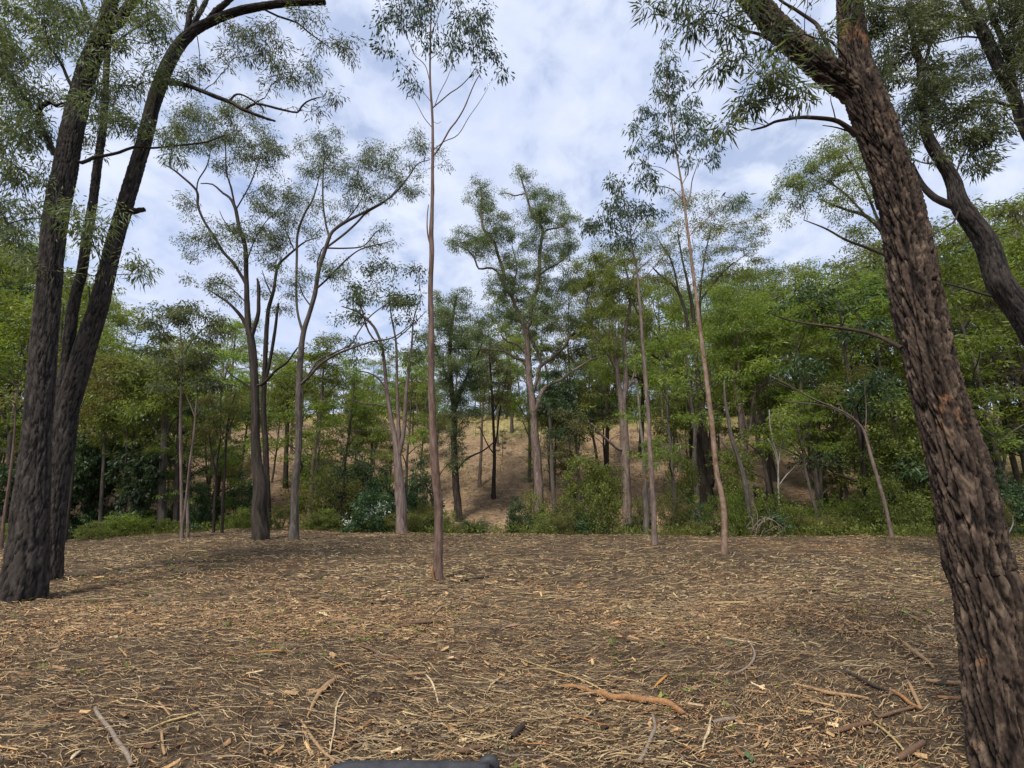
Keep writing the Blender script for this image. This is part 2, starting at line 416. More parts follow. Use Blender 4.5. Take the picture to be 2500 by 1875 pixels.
def grow(nodes0, rad0, targets, rng, rtip=.006, up=.35, seg=4, crook=.12):
    "twigs from the skeleton to every target, each leaving from the nearest wood built so far"
    nodes0 = np.asarray(nodes0, float); targets = np.asarray(targets, float)
    n0 = len(nodes0); M_ = len(targets); tot = n0 + M_ * seg
    X = np.zeros((tot, 3)); X[:n0] = nodes0; par = np.full(tot, -1); rd = np.zeros(tot); rd[:n0] = rad0
    D = np.zeros((tot, 3)); D[:n0] = np.gradient(nodes0, axis=0) if n0 > 1 else [0, 0, 1]
    cnt = np.zeros(tot); n = n0
    dmin = np.array([np.min(np.linalg.norm(nodes0 - t_, axis=1)) for t_ in targets])
    order = np.argsort(dmin); paths = np.zeros((M_, seg + 1, 3)); ids = np.zeros((M_, seg + 1), int)
    for m_, k in enumerate(order):
        t_ = targets[k]; d = np.linalg.norm(X[:n] - t_, axis=1) + .9 * np.maximum(0, X[:n, 2] - t_[2] + .1)
        j = int(np.argmin(d)); p0 = X[j]; L = np.linalg.norm(t_ - p0)
        dr = D[j] / (np.linalg.norm(D[j]) + 1e-9)
        c = p0 + L * .45 * (dr * .6 + np.array([0, 0, up]) + .5 * (t_ - p0) / (L + 1e-6))
        u = np.linspace(0, 1, seg + 1)[:, None]
        path = (1 - u) ** 2 * p0 + 2 * u * (1 - u) * c + u ** 2 * t_
        path[1:-1] += rng.normal(0, crook * L / seg, (seg - 1, 3))
        X[n:n + seg] = path[1:]; D[n:n + seg] = np.diff(path, axis=0)
        par[n] = j; par[n + 1:n + seg] = np.arange(n, n + seg - 1)
        paths[m_] = path; ids[m_, 0] = j; ids[m_, 1:] = np.arange(n, n + seg)
        n += seg
    for i in range(n - 1, n0 - 1, -1):
        cnt[i] = max(cnt[i], 1)
        if par[i] >= n0: cnt[par[i]] += cnt[i]
    rr = rtip * np.maximum(cnt, 1) ** .42
    rr[:n0] = rad0
    pr = rr[ids]; pr[:, 0] = np.minimum(pr[:, 0], pr[:, 1] * 1.25)
    return paths, pr, order
def leaf_mesh(centers, tangents, n_per, spread, L, W, rng, droop=.6, flat=1.0, clump_tint=.6, along=None, aspect_var=.35, zoff=0):
    """n_per leaves round every centre: pointed blades that hang or fan out. along (M, s, 3) also strings leaves down the twig"""
    Mc = len(centers); n = Mc * n_per
    ci = np.repeat(np.arange(Mc), n_per)
    g = rng.normal(0, 1, (n, 3)); g *= (rng.random((n, 1)) ** .35) / (np.linalg.norm(g, axis=1)[:, None] + 1e-9) * 1.25
    g[:, 2] = g[:, 2] * flat + zoff
    sp = np.repeat(np.asarray(spread) * np.ones(Mc), n_per)[:, None]
    base = centers[ci]
    if along is not None:
        u = rng.random(n) ** .6; s = along.shape[1]; w = u * (s - 1); i0 = np.minimum(w.astype(int), s - 2); fr = (w - i0)[:, None]
        b2 = along[ci, i0] * (1 - fr) + along[ci, i0 + 1] * fr
        use = rng.random(n) < .35
        base = np.where(use[:, None], b2, base); g = np.where(use[:, None], g * .5, g)
    o = base + g * sp
    d = g / (np.linalg.norm(g, axis=1)[:, None] + 1e-9) * .7 + rng.normal(0, .45, (n, 3)) + tangents[ci] * .3
    d[:, 2] -= droop * 1.6
    d /= np.linalg.norm(d, axis=1)[:, None] + 1e-9
    sd_ = np.cross(d, rng.normal(0, 1, (n, 3))); sd_ /= np.linalg.norm(sd_, axis=1)[:, None] + 1e-9
    l = L * (1 + aspect_var * rng.normal(0, 1, n)).clip(.45, 1.7)[:, None]; w = W * (.75 + .5 * rng.random(n))[:, None]
    nn = np.cross(d, sd_)
    v = np.empty((n, 4, 3)); v[:, 0] = o; v[:, 1] = o + d * l * .45 + sd_ * w * .5; v[:, 2] = o + d * l + nn * l * .12; v[:, 3] = o + d * l * .45 - sd_ * w * .5
    tint = clump_tint * rng.random(Mc)[ci] + (1 - clump_tint) * rng.random(n)
    F = np.arange(n * 4).reshape(n, 4)
    return v.reshape(-1, 3), F, {'tint': ('FLOAT', np.repeat(tint, 4))}

def in_ellipses(ells, Y, cr, dens, rng, dep=1.0, seed=0, tree_axis=None):
    "clump centres inside crown outlines (px, py, rx, ry[, dY]) lying about the plane Y, with gaps"
    outp = []
    for e in ells:
        px, py, rx, ry = e[:4]; dY = e[4] if len(e) > 4 else 0
        s = (Y + dY) / 1.0 / FOC; area = math.pi * rx * ry * s * s
        n = max(2, int(dens * area / (cr * cr)))
        a = rng.random(n) * 2 * np.pi; r = np.sqrt(rng.random(n)) * np.where(rng.random(n) < .3, 1.45, 1.0)
        for i in range(n):
            x = px + rx * r[i] * math.cos(a[i]); y = py + ry * r[i] * math.sin(a[i])
            outp.append(at(x, y, Y + dY + rng.normal(0, dep * .5 * (rx + ry) * s)))
    return np.array(outp)

def px_line(pts, Y, y_end=0.0, base=None):
    "pixel polyline rows (px, py, width px) -> x, y, z, radius at distance Y (drifting by y_end metres over the line)"
    outp = []
    for i, p in enumerate(pts):
        u = i / max(1, len(pts) - 1); Yi = Y + y_end * u
        q = at(p[0], p[1], Yi); lat = math.hypot(1, (p[0] - 1250) / FOC)
        outp.append([*q, p[2] * Yi / FOC / 2 / lat])
    if base is not None: outp[0][:3] = base
    return np.array(outp)

def build_tree(name, label, group, lines, Y, crown, bark, leaf, cr=.28, dens=.55, nleaf=45, L=.11, W=.022, droop=.6, flat=.75,
               bare=(), k=14, seed=0, ridge=None, flare=.35, spread=None, rtip=.006, base=None, dep=.8, step=.22, twig='twig', ridge_k=(96, .04),
               limb_ridge=False, cat='tree', drift=None, crook=.12, extra=None, trunk_name='trunk', up=.35, thick=1.0):
    """lines[0] is the trunk, the others limbs (rows px, py, width px); crown = outlines of the foliage masses in the photograph"""
    rng = np.random.default_rng(seed + 100); rtip *= 1.45; dens *= 1.7 * thick; nleaf = int(nleaf * 1.9 * thick); W *= 1.25
    L0 = px_line(lines[0], Y, (drift or {}).get(0, 0), base)
    root = empty(name, (L0[0][0], L0[0][1], float(ground_h(L0[0][0], L0[0][1]))))
    tag(root, label, cat, group)
    off = np.array(root.location)
    sk = []; sr = []
    polys = [L0]
    def dense(ln, Ys):
        o_ = []
        for a_, b_, y0_, y1_ in zip(ln[:-1], ln[1:], Ys[:-1], Ys[1:]):
            for u_ in np.linspace(0, 1, 8): o_.append((a_[0] + (b_[0] - a_[0]) * u_, a_[1] + (b_[1] - a_[1]) * u_, y0_ + (y1_ - y0_) * u_))
        return np.array(o_)
    pxs = [dense(lines[0], L0[:, 1])]
    for i, ln in enumerate(lines[1:], 1):
        sg = 1 if i % 2 else -1
        reach = abs(ln[-1][0] - ln[0][0]) * Y / FOC
        ap = np.vstack(pxs); dd_ = np.hypot(ap[:, 0] - ln[0][0], ap[:, 1] - ln[0][1]); ja = int(np.argmin(dd_)); Ya = ap[ja, 2]   # leave from the wood already there
        if dd_[ja] < 48: ln = [(ap[ja, 0], ap[ja, 1], ln[0][2] * .9)] + ([ln[0]] if dd_[ja] > 12 else []) + list(ln[1:])
        P = px_line(ln, Ya, (drift or {}).get(i, sg * reach * .30 * rng.uniform(.5, 1.2)))
        pxs.append(dense(ln, P[:, 1])); polys.append(P)
    # sink the foot
    f0 = polys[0]; foot = f0[0].copy(); foot[2] = min(foot[2], float(ground_h(foot[0], foot[1]))) - .18; polys[0] = np.vstack([foot, f0])
    for i, P in enumerate(polys):
        Q = P.copy(); Q[:, :3] -= off
        if ridge and (i == 0 or limb_ridge and P[0, 3] > .045):
            kk = ridge_k[0] if i == 0 else max(24, int(ridge_k[0] * P[0, 3] / polys[0][0, 3]))
            v, F, A = tube(Q, kk, ridge_k[1], .05, seed + i, flare if i == 0 else 0, ridge)
            ob = mesh_obj(trunk_name if i == 0 else 'limb', v, F, M[bark], root, True, A)
        else:
            kk = k if i == 0 else max(5, int(k * (P[0, 3] / max(1e-3, polys[0][1, 3])) ** .5))
            v, F, A = tube(Q, kk, step if i == 0 else step * .8, .07, seed + i, flare if i == 0 else 0)
            if ridge: 
                A['ridge'] = ('FLOAT', np.full(len(v), .8)); A['cell'] = ('FLOAT', np.full(len(v), .4))
            ob = mesh_obj(trunk_name if i == 0 else 'limb', v, F, M[bark], root, True, A)
        if i not in bare:
            S = spline(P, .35)
            lo = int(len(S) * (.45 if i == 0 else .25))
            sk.append(S[lo:, :3]); sr.append(S[lo:, 3])
    if crown:
        T = in_ellipses(crown, Y, cr, dens, rng, dep)
        sk = np.vstack(sk); sr = np.concatenate(sr)
        if extra is not None: T = np.vstack([T, extra])
        paths, pr, order = grow(sk, sr, T, rng, rtip, up=up, crook=crook)
        v, F, A = tubes_batch(paths - off, pr)
        mesh_obj('twigs', v, F, M[twig], root, True, A)['kind'] = 'stuff'
        tang = paths[:, -1] - paths[:, -2]; tang /= np.linalg.norm(tang, axis=1)[:, None] + 1e-9
        v, F, A = leaf_mesh(paths[:, -1] - off, tang, nleaf, spread or cr, L, W, rng, droop, flat, along=paths - off)
        mesh_obj('crown', v, F, M[leaf], root, False, A)
    return root

# ------------------------------------------------------------------ generic tree and shrub kinds (copied, meshes shared)
def gum_kind(seed, H, bark, leaf, open_=.5, spreadf=.2, nl=46, L=.24, W=.07, low=.5, flat=.42, clumps=95, droop=.35, twig='twig', lean=0.04):
    rng = np.random.default_rng(seed)
    r0 = H * .0105 * rng.uniform(.85, 1.2)
    tr = [[0, 0, -.3, r0 * 1.15]]
    x = y = 0
    for i in range(1, 7):
        x += rng.normal(lean, .035) * H * .16; y += rng.normal(0, .03) * H * .16
        tr.append([x, y, H * .15 * i, r0 * (1 - .125 * i)])
    tr = np.array(tr); parts = [tube(tr, 8, .5, .08, seed, .4)]
    St = spline(tr, .3); sk = [St[int(len(St) * low * .9):]]
    tips = []
    nl_ = rng.integers(6, 9)
    for j in range(nl_):
        i = int(len(St) * (low + (1 - low) * (j + .3) / nl_ * .95)); p = St[min(i, len(St) - 1)]
        a = j * 2.4 + rng.uniform(-.5, .5); rch = H * spreadf * rng.uniform(.6, 1.1) * (1 - .35 * j / nl_); hh = H * (.16 + .05 * rng.normal())
        q = [[*p[:3], p[3] * .62]]
        for u in (.35, .7, 1.0):
            q.append([p[0] + math.cos(a) * rch * u + rng.normal(0, .02) * H, p[1] + math.sin(a) * rch * u + rng.normal(0, .02) * H, p[2] + hh * u ** .8, p[3] * .62 * (1 - .75 * u)])
        q = np.array(q); parts.append(tube(q, 5, .6, .08, seed + j, 0)); s = spline(q, .4); sk.append(s[len(s) // 4:]); tips += [q[-1, :3], q[-2, :3] + [0, 0, .04 * H]]
    tips += [tr[-1, :3] + [0, 0, .06 * H], tr[-1, :3] + [0, 0, .01 * H]]
    tips = np.array(tips); sk = np.vstack(sk)
    T = []
    for c in range(clumps):
        b = tips[rng.integers(len(tips))]; g = rng.normal(0, 1, 3) * [.052 * H, .052 * H, .026 * H]
        T.append(b + g)
    T = np.array(T); T[:, 2] = np.clip(T[:, 2], H * .25, H * .99)
    paths, pr, od = grow(sk[:, :3], sk[:, 3], T, rng, .006 * H / 14)
    parts.append(tubes_batch(paths, pr))
    wood = join(parts)
    tang = paths[:, -1] - paths[:, -2]; tang /= np.linalg.norm(tang, axis=1)[:, None] + 1e-9
    lv = leaf_mesh(paths[:, -1], tang, nl, H * .030, L, W, rng, droop, flat, along=paths)
    return dict(H=H, parts=[('trunk', wood, bark, True), ('crown', lv, leaf, False)])
def shrub_kind(seed, H, Wd, leaf, nl=42, clumps=110, L=.10, W=.045, twig='twig', shape='dome', droop=.2, cr=.16):
    rng = np.random.default_rng(seed); T = []
    while len(T) < clumps:
        p = rng.uniform(-1, 1, 3); p[2] = rng.random()
        rr = math.hypot(p[0], p[1]); lim = {'dome': math.sqrt(max(0, 1 - p[2] ** 2.2)), 'column': .8 + .2 * math.sin(9 * p[2]), 'vase': .35 + .65 * p[2] ** .7 * (1 - max(0, p[2] - .8) * 2)}[shape]
        a = math.atan2(p[1], p[0]); lim *= .72 + .35 * math.sin(a * 3 + seed) * math.sin(p[2] * 5 + seed * 2) + .2 * rng.random()
        if rr > lim or rr < lim * rng.random() * .8: continue
        T.append([p[0] * Wd / 2, p[1] * Wd / 2, .04 * H + p[2] * H])
    T = np.array(T); st = []; sr = []; parts = []
    for j in range(6):
        a = j * 1.05 + rng.random(); q = np.array([[math.cos(a) * .04, math.sin(a) * .04, -.1, .02], [math.cos(a) * .12 * Wd, math.sin(a) * .12 * Wd, .35 * H, .014], [math.cos(a) * .2 * Wd, math.sin(a) * .2 * Wd, .7 * H, .007]])
        s = spline(q, .25); st.append(s[:, :3]); sr.append(s[:, 3]); parts.append(tube(q, 5, .3, .1, seed + j))
    paths, pr, od = grow(np.vstack(st), np.concatenate(sr), T, rng, .004)
    parts.append(tubes_batch(paths, pr)); wood = join(parts)
    tang = paths[:, -1] - paths[:, -2]; tang /= np.linalg.norm(tang, axis=1)[:, None] + 1e-9
    lv = leaf_mesh(paths[:, -1], tang, nl, cr, L, W, rng, droop, .8, along=paths)
    return dict(H=H, W=Wd, parts=[('stems', wood, twig, True), ('foliage', lv, leaf, False)])
for_share = {}
def place_kind(kd, name, x, y, scale, rotz, label, cat, group=None, sx=None, tilt=0):
    key = id(kd)
    root = empty(name, (x, y, float(ground_h(x, y)) - .05)); tag(root, label, cat, group)
    root.rotation_euler = (tilt, 0, rotz); root.scale = (sx or scale, sx or scale, scale)
    if key not in for_share:
        for_share[key] = [mesh_obj(n, *g[:2], M[mt], root, sm, g[2]) for n, g, mt, sm in kd['parts']]
    else:
        for s in for_share[key]:
            c = s.copy(); COL.objects.link(c); c.parent = root
    return root
# ------------------------------------------------------------------ terrain
def axis(lo, hi, fine_lo, fine_hi, fine, growth):
    a = list(np.arange(fine_lo, fine_hi, fine)); s = fine
    while a[-1] < hi: s *= growth; a.append(a[-1] + s)
    s = fine; b = [a[0]]
    while b[-1] > lo: s *= growth; b.append(b[-1] - s)
    return np.array(b[::-1][:-1] + a)
BASES = [(on_ground(px, py), rr) for px, py, rr in ((45, 1473, .42), (118, 1420, .3), (636, 1320, .34), (716, 1320, .24), (1070, 1418, .16), (1770, 1358, .14), (1598, 1333, .14), (447, 1312, .2), (980, 1302, .3), (1318, 1303, .3), (1533, 1306, .28), (1839, 1310, .28))]
def mound(x, y):
    "litter piled against the trunks"
    h = 0
    for b_, rr in BASES:
        d_ = np.hypot(x - b_[0], y - b_[1]); h = h + .05 * np.exp(-np.maximum(0, d_ - rr * .6) ** 2 / (.5 * rr + .02) ** 2 * 2) * (.6 + .8 * vnoise(x * 5, y * 5, 99))
    return h
gx = axis(-420, 420, -8, 8, .11, 1.06); gy = axis(-60, 420, 1.8, 13, .115, 1.04)
GX, GY = np.meshgrid(gx, gy); GZ = ground_h(GX, GY)
near = np.clip((20 - GY) / 6, 0, 1) * np.clip((18 - np.abs(GX)) / 6, 0, 1)
GZ = GZ + mound(GX, GY) + near * (.035 * (fbm(GX * 3, GY * 3, 21, 3) - .5) + .025 * (fbm(GX * 9, GY * 9, 22, 2) - .5))
D = edge_d(GX, GY)
hill = np.clip((D - .4) / 1.2, 0, 1)
gr = np.clip((D - 30) / 7 + (fbm(GX * .14, GY * .14, 31, 4) - .55) * 4, 0, 1) * hill
gr = np.maximum(gr, np.clip((GX - 22) / 4, 0, 1) * np.clip((D - 8) / 5, 0, 1) * .7)
nx, ny = len(gx), len(gy)
i = np.arange(ny - 1)[:, None] * nx + np.arange(nx - 1)[None]
F = np.stack([i, i + 1, i + nx + 1, i + nx], -1).reshape(-1, 4)
ground = mesh_obj('ground', np.stack([GX, GY, GZ], -1).reshape(-1, 3), F, M['ground'], None, True, {'grass': ('FLOAT', gr.ravel()), 'hill': ('FLOAT', hill.ravel())})
ground['kind'] = 'structure'
print('ground tris', len(F) * 2)
def gz(x, y):
    x = np.asarray(x, float); y = np.asarray(y, float)
    near = np.clip((20 - y) / 6, 0, 1) * np.clip((18 - np.abs(x)) / 6, 0, 1)
    return ground_h(x, y) + mound(x, y) + near * (.035 * (fbm(x * 3, y * 3, 21, 3) - .5) + .025 * (fbm(x * 9, y * 9, 22, 2) - .5))

# ------------------------------------------------------------------ mulch: uncountable chips, straw and twigs
rng = np.random.default_rng(5)
PAL = np.array([[.52, .39, .215], [.40, .285, .155], [.29, .19, .105], [.175, .11, .062], [.10, .062, .038], [.42, .19, .07], [.27, .225, .17], [.66, .55, .36], [.055, .038, .028]])
PW = np.array([.22, .23, .17, .12, .08, .014, .08, .040, .045]); PW /= PW.sum()
def flow(x, y):
    return np.clip(-.16 * (x + .3), -.6, .6) * -1 * .75 + (fbm(x * .5, y * .5, 41, 2) - .5) * 1.4
def scatter(n, y0, y1, ex, seed):
    r = np.random.default_rng(seed); y = (r.random(n) * (y1 ** ex - y0 ** ex) + y0 ** ex) ** (1 / ex); x = r.uniform(-1.30, 1.30, n) * (y + .6); return x, y, r
def patchy(x, y, r, lo=.25):
    "thinner where bare soil shows"
    p = np.clip((fbm(x * .55, y * .8, 51, 4) - .36) * 5, lo, 1); return r.random(len(x)) < p
def chips(n, y0, y1, ex, seed, Lr, Wr, spread):
    x, y, r = scatter(n, y0, y1, ex, seed); kp = patchy(x, y, r) & (edge_d(x, y) < .35); x, y = x[kp], y[kp]; n = len(x)
    a = flow(x, y) + np.where(r.random(n) < .55, r.normal(0, spread, n), r.uniform(-1.57, 1.57, n))
    L = Lr[0] * (Lr[1] / Lr[0]) ** (r.random(n) ** 1.6); W = Wr[0] * (Wr[1] / Wr[0]) ** r.random(n)
    tl = r.normal(0, .16, n)
    d = np.stack([np.cos(a) * np.cos(tl), np.sin(a) * np.cos(tl), np.sin(tl)], -1); s = np.stack([-np.sin(a), np.cos(a), r.normal(0, .35, n)], -1)
    c = np.stack([x, y, gz(x, y) + .006 + L * np.abs(np.sin(tl)) * .35 + r.random(n) * .018], -1)
    up = np.stack([0 * x, 0 * x, W * .45], -1)
    v = np.empty((n, 6, 3)); h = (L / 2)[:, None]; w = (W / 2)[:, None]
    v[:, 0] = c - d * h - s * w * .6; v[:, 1] = c - d * h + up; v[:, 2] = c - d * h * .9 + s * w * .6
    v[:, 3] = c + d * h * .8 - s * w; v[:, 4] = c + d * h + up; v[:, 5] = c + d * h * .95 + s * w
    b = (np.arange(n) * 6)[:, None]
    F = np.concatenate([b + [0, 3, 4, 1], b + [1, 4, 5, 2]])
    warm = fbm(x * .3, y * .3, 61, 3)[:, None]
    col = PAL[r.choice(len(PAL), n, p=PW)] * r.uniform(.55, 1.05, (n, 1))
    col = col * np.where(warm > .54, [1.06, .94, .82], [.97, .96, .88])
    gl = r.random(n) < .004; col[gl] = [.08, .14, .06]
    col = np.concatenate([col, np.ones((n, 1))], 1)
    return v.reshape(-1, 3), [F], {'col': ('FLOAT_COLOR', np.repeat(col, 6, 0))}
def straws(n, y0, y1, ex, seed, Lr, Rr, spread, k=3, seg=4):
    x, y, r = scatter(n, y0, y1, ex, seed); kp = (edge_d(x, y) < .2); x, y = x[kp], y[kp]; n = len(x)
    a = flow(x, y) + r.normal(0, spread, n); L = Lr[0] * (Lr[1] / Lr[0]) ** (r.random(n) ** 1.8); cv = r.normal(0, .28, n)
    u = np.linspace(-.5, .5, seg)
    aa = a[:, None] + cv[:, None] * u[None] * 2
    P = np.zeros((n, seg, 3)); P[..., 0] = x[:, None] + np.cumsum(np.cos(aa), 1) * L[:, None] / seg; P[..., 1] = y[:, None] + np.cumsum(np.sin(aa), 1) * L[:, None] / seg
    Rd = (Rr[0] * (Rr[1] / Rr[0]) ** (r.random(n) ** 1.6))[:, None] * np.array([.85, 1, .9, .5])[None, :seg]
    P[..., 2] = gz(P[..., 0].ravel(), P[..., 1].ravel()).reshape(n, seg) + Rd + r.random((n, 1)) * .028 + r.normal(0, .006, (n, seg))
    v, F, A = tubes_batch(P, Rd, k)
    col = PAL[r.choice(7, n, p=PW[:7] / PW[:7].sum())] * r.uniform(.75, 1.2, (n, 1)); col = np.concatenate([col, np.ones((n, 1))], 1)
    return v, F, {'col': ('FLOAT_COLOR', np.repeat(col, k * seg, 0))}
parts = [chips(92000, 2.4, 7.0, 1.3, 1, (.012, .09), (.003, .010), .55), chips(72000, 5.5, 21, 1.2, 2, (.03, .18), (.006, .020), .5),
         chips(5000, 2.2, 12, 1.2, 3, (.05, .2), (.012, .035), .6),
         straws(23000, 2.4, 8.5, 1.2, 4, (.08, .55), (.0013, .0045), .45), straws(7000, 7, 20, 1.3, 5, (.2, .9), (.003, .009), .4, 3, 3)]
v, F, A = join(parts); print('mulch faces', sum(len(f) for f in F))
mu = mesh_obj('wood_mulch', v, F, M['wood'], None, False, A); tag(mu, 'shredded wood chips, straw and twigs covering the clearing', 'mulch', kind='stuff')
# litter of bark strips and leaves on the far slope
x, y, r = scatter(42000, 18, 52, 1.1, 8); kp = edge_d(x, y) > .6; x, y = x[kp], y[kp]; n = len(x)
a = r.uniform(-1.57, 1.57, n); L = r.uniform(.10, .45, n); W = r.uniform(.03, .09, n)
d = np.stack([np.cos(a), np.sin(a), r.normal(0, .15, n)], -1); s = np.stack([-np.sin(a), np.cos(a), .3 + 0 * a], -1); c = np.stack([x, y, ground_h(x, y) + .05 + .04 * r.random(n)], -1)
v = np.stack([c - d * L[:, None] / 2, c + s * W[:, None] / 2, c + d * L[:, None] / 2, c - s * W[:, None] / 2], 1).reshape(-1, 3)
col = np.concatenate([PAL[r.choice(8, n, p=PW[:8] / PW[:8].sum())] * [1.0, .85, .8], np.ones((n, 1))], 1)
li = mesh_obj('leaf_litter', v, np.arange(n * 4).reshape(n, 4), M['wood'], None, False, {'col': ('FLOAT_COLOR', np.repeat(col, 4, 0))})
tag(li, 'fallen bark and dead leaves over the brown slope behind the trees', 'leaf litter', kind='stuff')
# sparse green seedlings in the mulch
x, y, r = scatter(900, 2.6, 12, 1.1, 9); kp = fbm(x * .7, y * .7, 71, 3) > .52; x, y = x[kp], y[kp]
c = np.stack([x, y, gz(x, y) + .03], -1)
v, F, A = leaf_mesh(c, np.tile([0, 0, 1.0], (len(c), 1)), 4, .03, .045, .022, r, -.2, .3)
tag(mesh_obj('seedlings', v, F, M['leaf_mid'], None, False, A), 'tiny green seedlings and torn leaves scattered through the mulch', 'seedlings', kind='stuff')

# ------------------------------------------------------------------ front trees, traced
rnd = np.random.default_rng(77)
gb = lambda px, py, beyond=0: on_ground(px, py, beyond)
b = gb(45, 1473); YA = b[1]
build_tree('gum_tree', 'thick dark furrowed trunk at the left edge, nearest of the left pair', None, [
    [(45, 1473, 122), (62, 1400, 108), (78, 1206, 88), (88, 1080, 76), (99, 953, 72), (108, 827, 70), (120, 700, 67), (133, 549, 70), (158, 422, 70), (181, 295, 66), (213, 169, 61), (248, 84, 52), (262, 40, 46), (272, 0, 42), (290, -120, 34)],
    [(250, 84, 36), (288, 55, 32), (306, 25, 31), (325, 0, 30), (372, -90, 22)],
    [(135, 375, 22), (108, 325, 18), (93, 287, 16), (100, 262, 14), (122, 250, 13), (140, 258, 10), (165, 250, 8), (190, 252, 8)],
    [(232, 90, 20), (222, 62, 16), (211, 34, 14), (198, 0, 13), (180, -60, 9)],
    [(178, 215, 15), (160, 180, 12), (148, 152, 11), (122, 114, 9), (112, 80, 6), (108, 40, 4)],
    [(200, 397, 15), (228, 384, 13), (253, 380, 12), (290, 372, 11), (329, 358, 10), (372, 361, 8), (443, 354, 7), (506, 346, 6), (548, 329, 4)],
    [(93, 287, 10), (60, 240, 8), (30, 190, 6), (5, 150, 5)], [(120, 460, 9), (60, 420, 7), (10, 385, 5)], [(100, 533, 7), (50, 538, 6), (0, 552, 5)],
    [(262, 120, 8), (300, 90, 7), (345, 60, 5), (380, 40, 3)]],
    YA, [(25, 42, 60, 45), (105, 42, 60, 40), (148, 105, 50, 40), (42, 148, 60, 40), (63, 211, 60, 40), (34, 262, 50, 40), (42, 337, 55, 45), (63, 422, 55, 40), (25, 485, 45, 40), (25, 561, 40, 30),
         (63, 633, 38, 22), (236, 148, 35, 35, -.8), (203, 253, 38, 22, -.8), (320, 63, 55, 45), (371, 84, 45, 38), (295, 203, 45, 35), (304, 295, 50, 30), (371, 177, 38, 28), (190, 506, 45, 28, -.9), (236, 540, 45, 28, -.9),
         (329, 633, 22, 25), (346, 660, 16, 14), (150, 60, 60, 40), (20, 100, 50, 40), (100, 300, 30, 30), (240, 60, 40, 30), (-40, 100, 60, 90), (-30, 300, 50, 90), (120, -60, 160, 40), (340, -40, 60, 30), (60, 5, 60, 20), (175, 20, 40, 25), (330, 20, 40, 25), (253, 290, 28, 25, -.5), (215, 580, 30, 18, -.9), (450, 380, 30, 12), (400, 330, 28, 15)],
    'bark_furrow', 'leaf_grey', thick=1.35, cr=.20, dens=.62, nleaf=34, L=.115, W=.017, k=16, seed=1, ridge=(.055, .5, .024), ridge_k=(96, .035), limb_ridge=True, flare=.22, spread=.20, rtip=.0035, base=b, dep=1.0)
b = gb(118, 1420); YB = b[1]
build_tree('gum_tree', 'furrowed forked trunk with broken stub, behind the thick trunk at the left edge', None, [
    [(118, 1420, 62), (130, 1300, 56), (139, 1206, 56), (155, 1080, 60), (165, 995, 62), (190, 911, 60), (215, 827, 58), (236, 763, 54), (253, 700, 50), (274, 612, 47), (304, 506, 46), (329, 422, 44), (354, 337, 43), (375, 253, 42), (405, 169, 41), (435, 114, 36), (472, 76, 30), (519, 51, 27), (590, 25, 24), (696, 8, 20), (794, 4, 16)],
    [(150, 985, 36), (160, 900, 34), (169, 827, 33), (177, 763, 31), (190, 700, 30), (198, 675, 28), (211, 591, 28), (228, 485, 25), (236, 422, 25), (245, 359, 23), (253, 295, 22), (257, 211, 20), (261, 148, 18), (268, 60, 14), (276, -40, 10)],
    [(408, 200, 20), (440, 205, 15), (464, 211, 13), (495, 223, 12), (527, 236, 12), (565, 250, 11), (591, 266, 10), (633, 283, 8), (672, 296, 5)],
    [(560, 247, 8), (572, 233, 7), (586, 230, 6), (605, 238, 6), (624, 250, 6), (640, 262, 5), (645, 277, 4)],
    [(600, 262, 9), (624, 253, 8), (675, 264, 8), (700, 270, 7), (726, 274, 6), (735, 262, 6), (748, 249, 5), (769, 240, 4), (790, 236, 2)],
    [(318, 515, 24), (336, 514, 17), (354, 511, 14)],
    [(450, 92, 20), (460, 60, 18), (464, 30, 17), (474, 0, 16), (482, -60, 12)], [(460, 85, 16), (480, 45, 15), (497, 15, 13), (515, -20, 11)], [(500, 62, 20), (525, 30, 19), (550, 8, 17), (585, -20, 14)],
    [(630, 28, 8), (680, 40, 7), (725, 55, 6), (752, 78, 5), (790, 105, 4), (810, 120, 2)], [(484, 80, 4), (487, 130, 3), (487, 180, 2.5), (487, 215, 2)], [(230, 785, 7), (220, 740, 5), (217, 700, 4)]],
    YB, [(485, 181, 30, 20), (591, 127, 40, 30), (654, 105, 36, 30), (612, 84, 45, 20), (625, 76, 45, 18), (705, 148, 45, 26), (760, 169, 32, 25), (802, 228, 24, 17), (781, 270, 20, 15), (760, 42, 36, 17), (769, 101, 22, 13), (853, 110, 28, 13),
         (861, 135, 10, 9), (684, 194, 32, 22), (464, 8, 38, 14), (443, 200, 30, 20), (530, 165, 30, 22), (740, 205, 30, 20), (720, 30, 30, 12), (825, 105, 20, 10), (560, 60, 30, 12), (420, 30, 30, 20), (255, 250, 35, 50), (235, 330, 30, 30), (285, 120, 30, 40)],
    'bark_furrow', 'leaf_grey', thick=1.25, cr=.20, dens=.55, nleaf=32, L=.12, W=.018, k=14, seed=2, ridge=(.05, .5, .020), ridge_k=(72, .04), limb_ridge=True, flare=.25, spread=.20, rtip=.0032, base=b, bare=(5, 10), dep=.8)

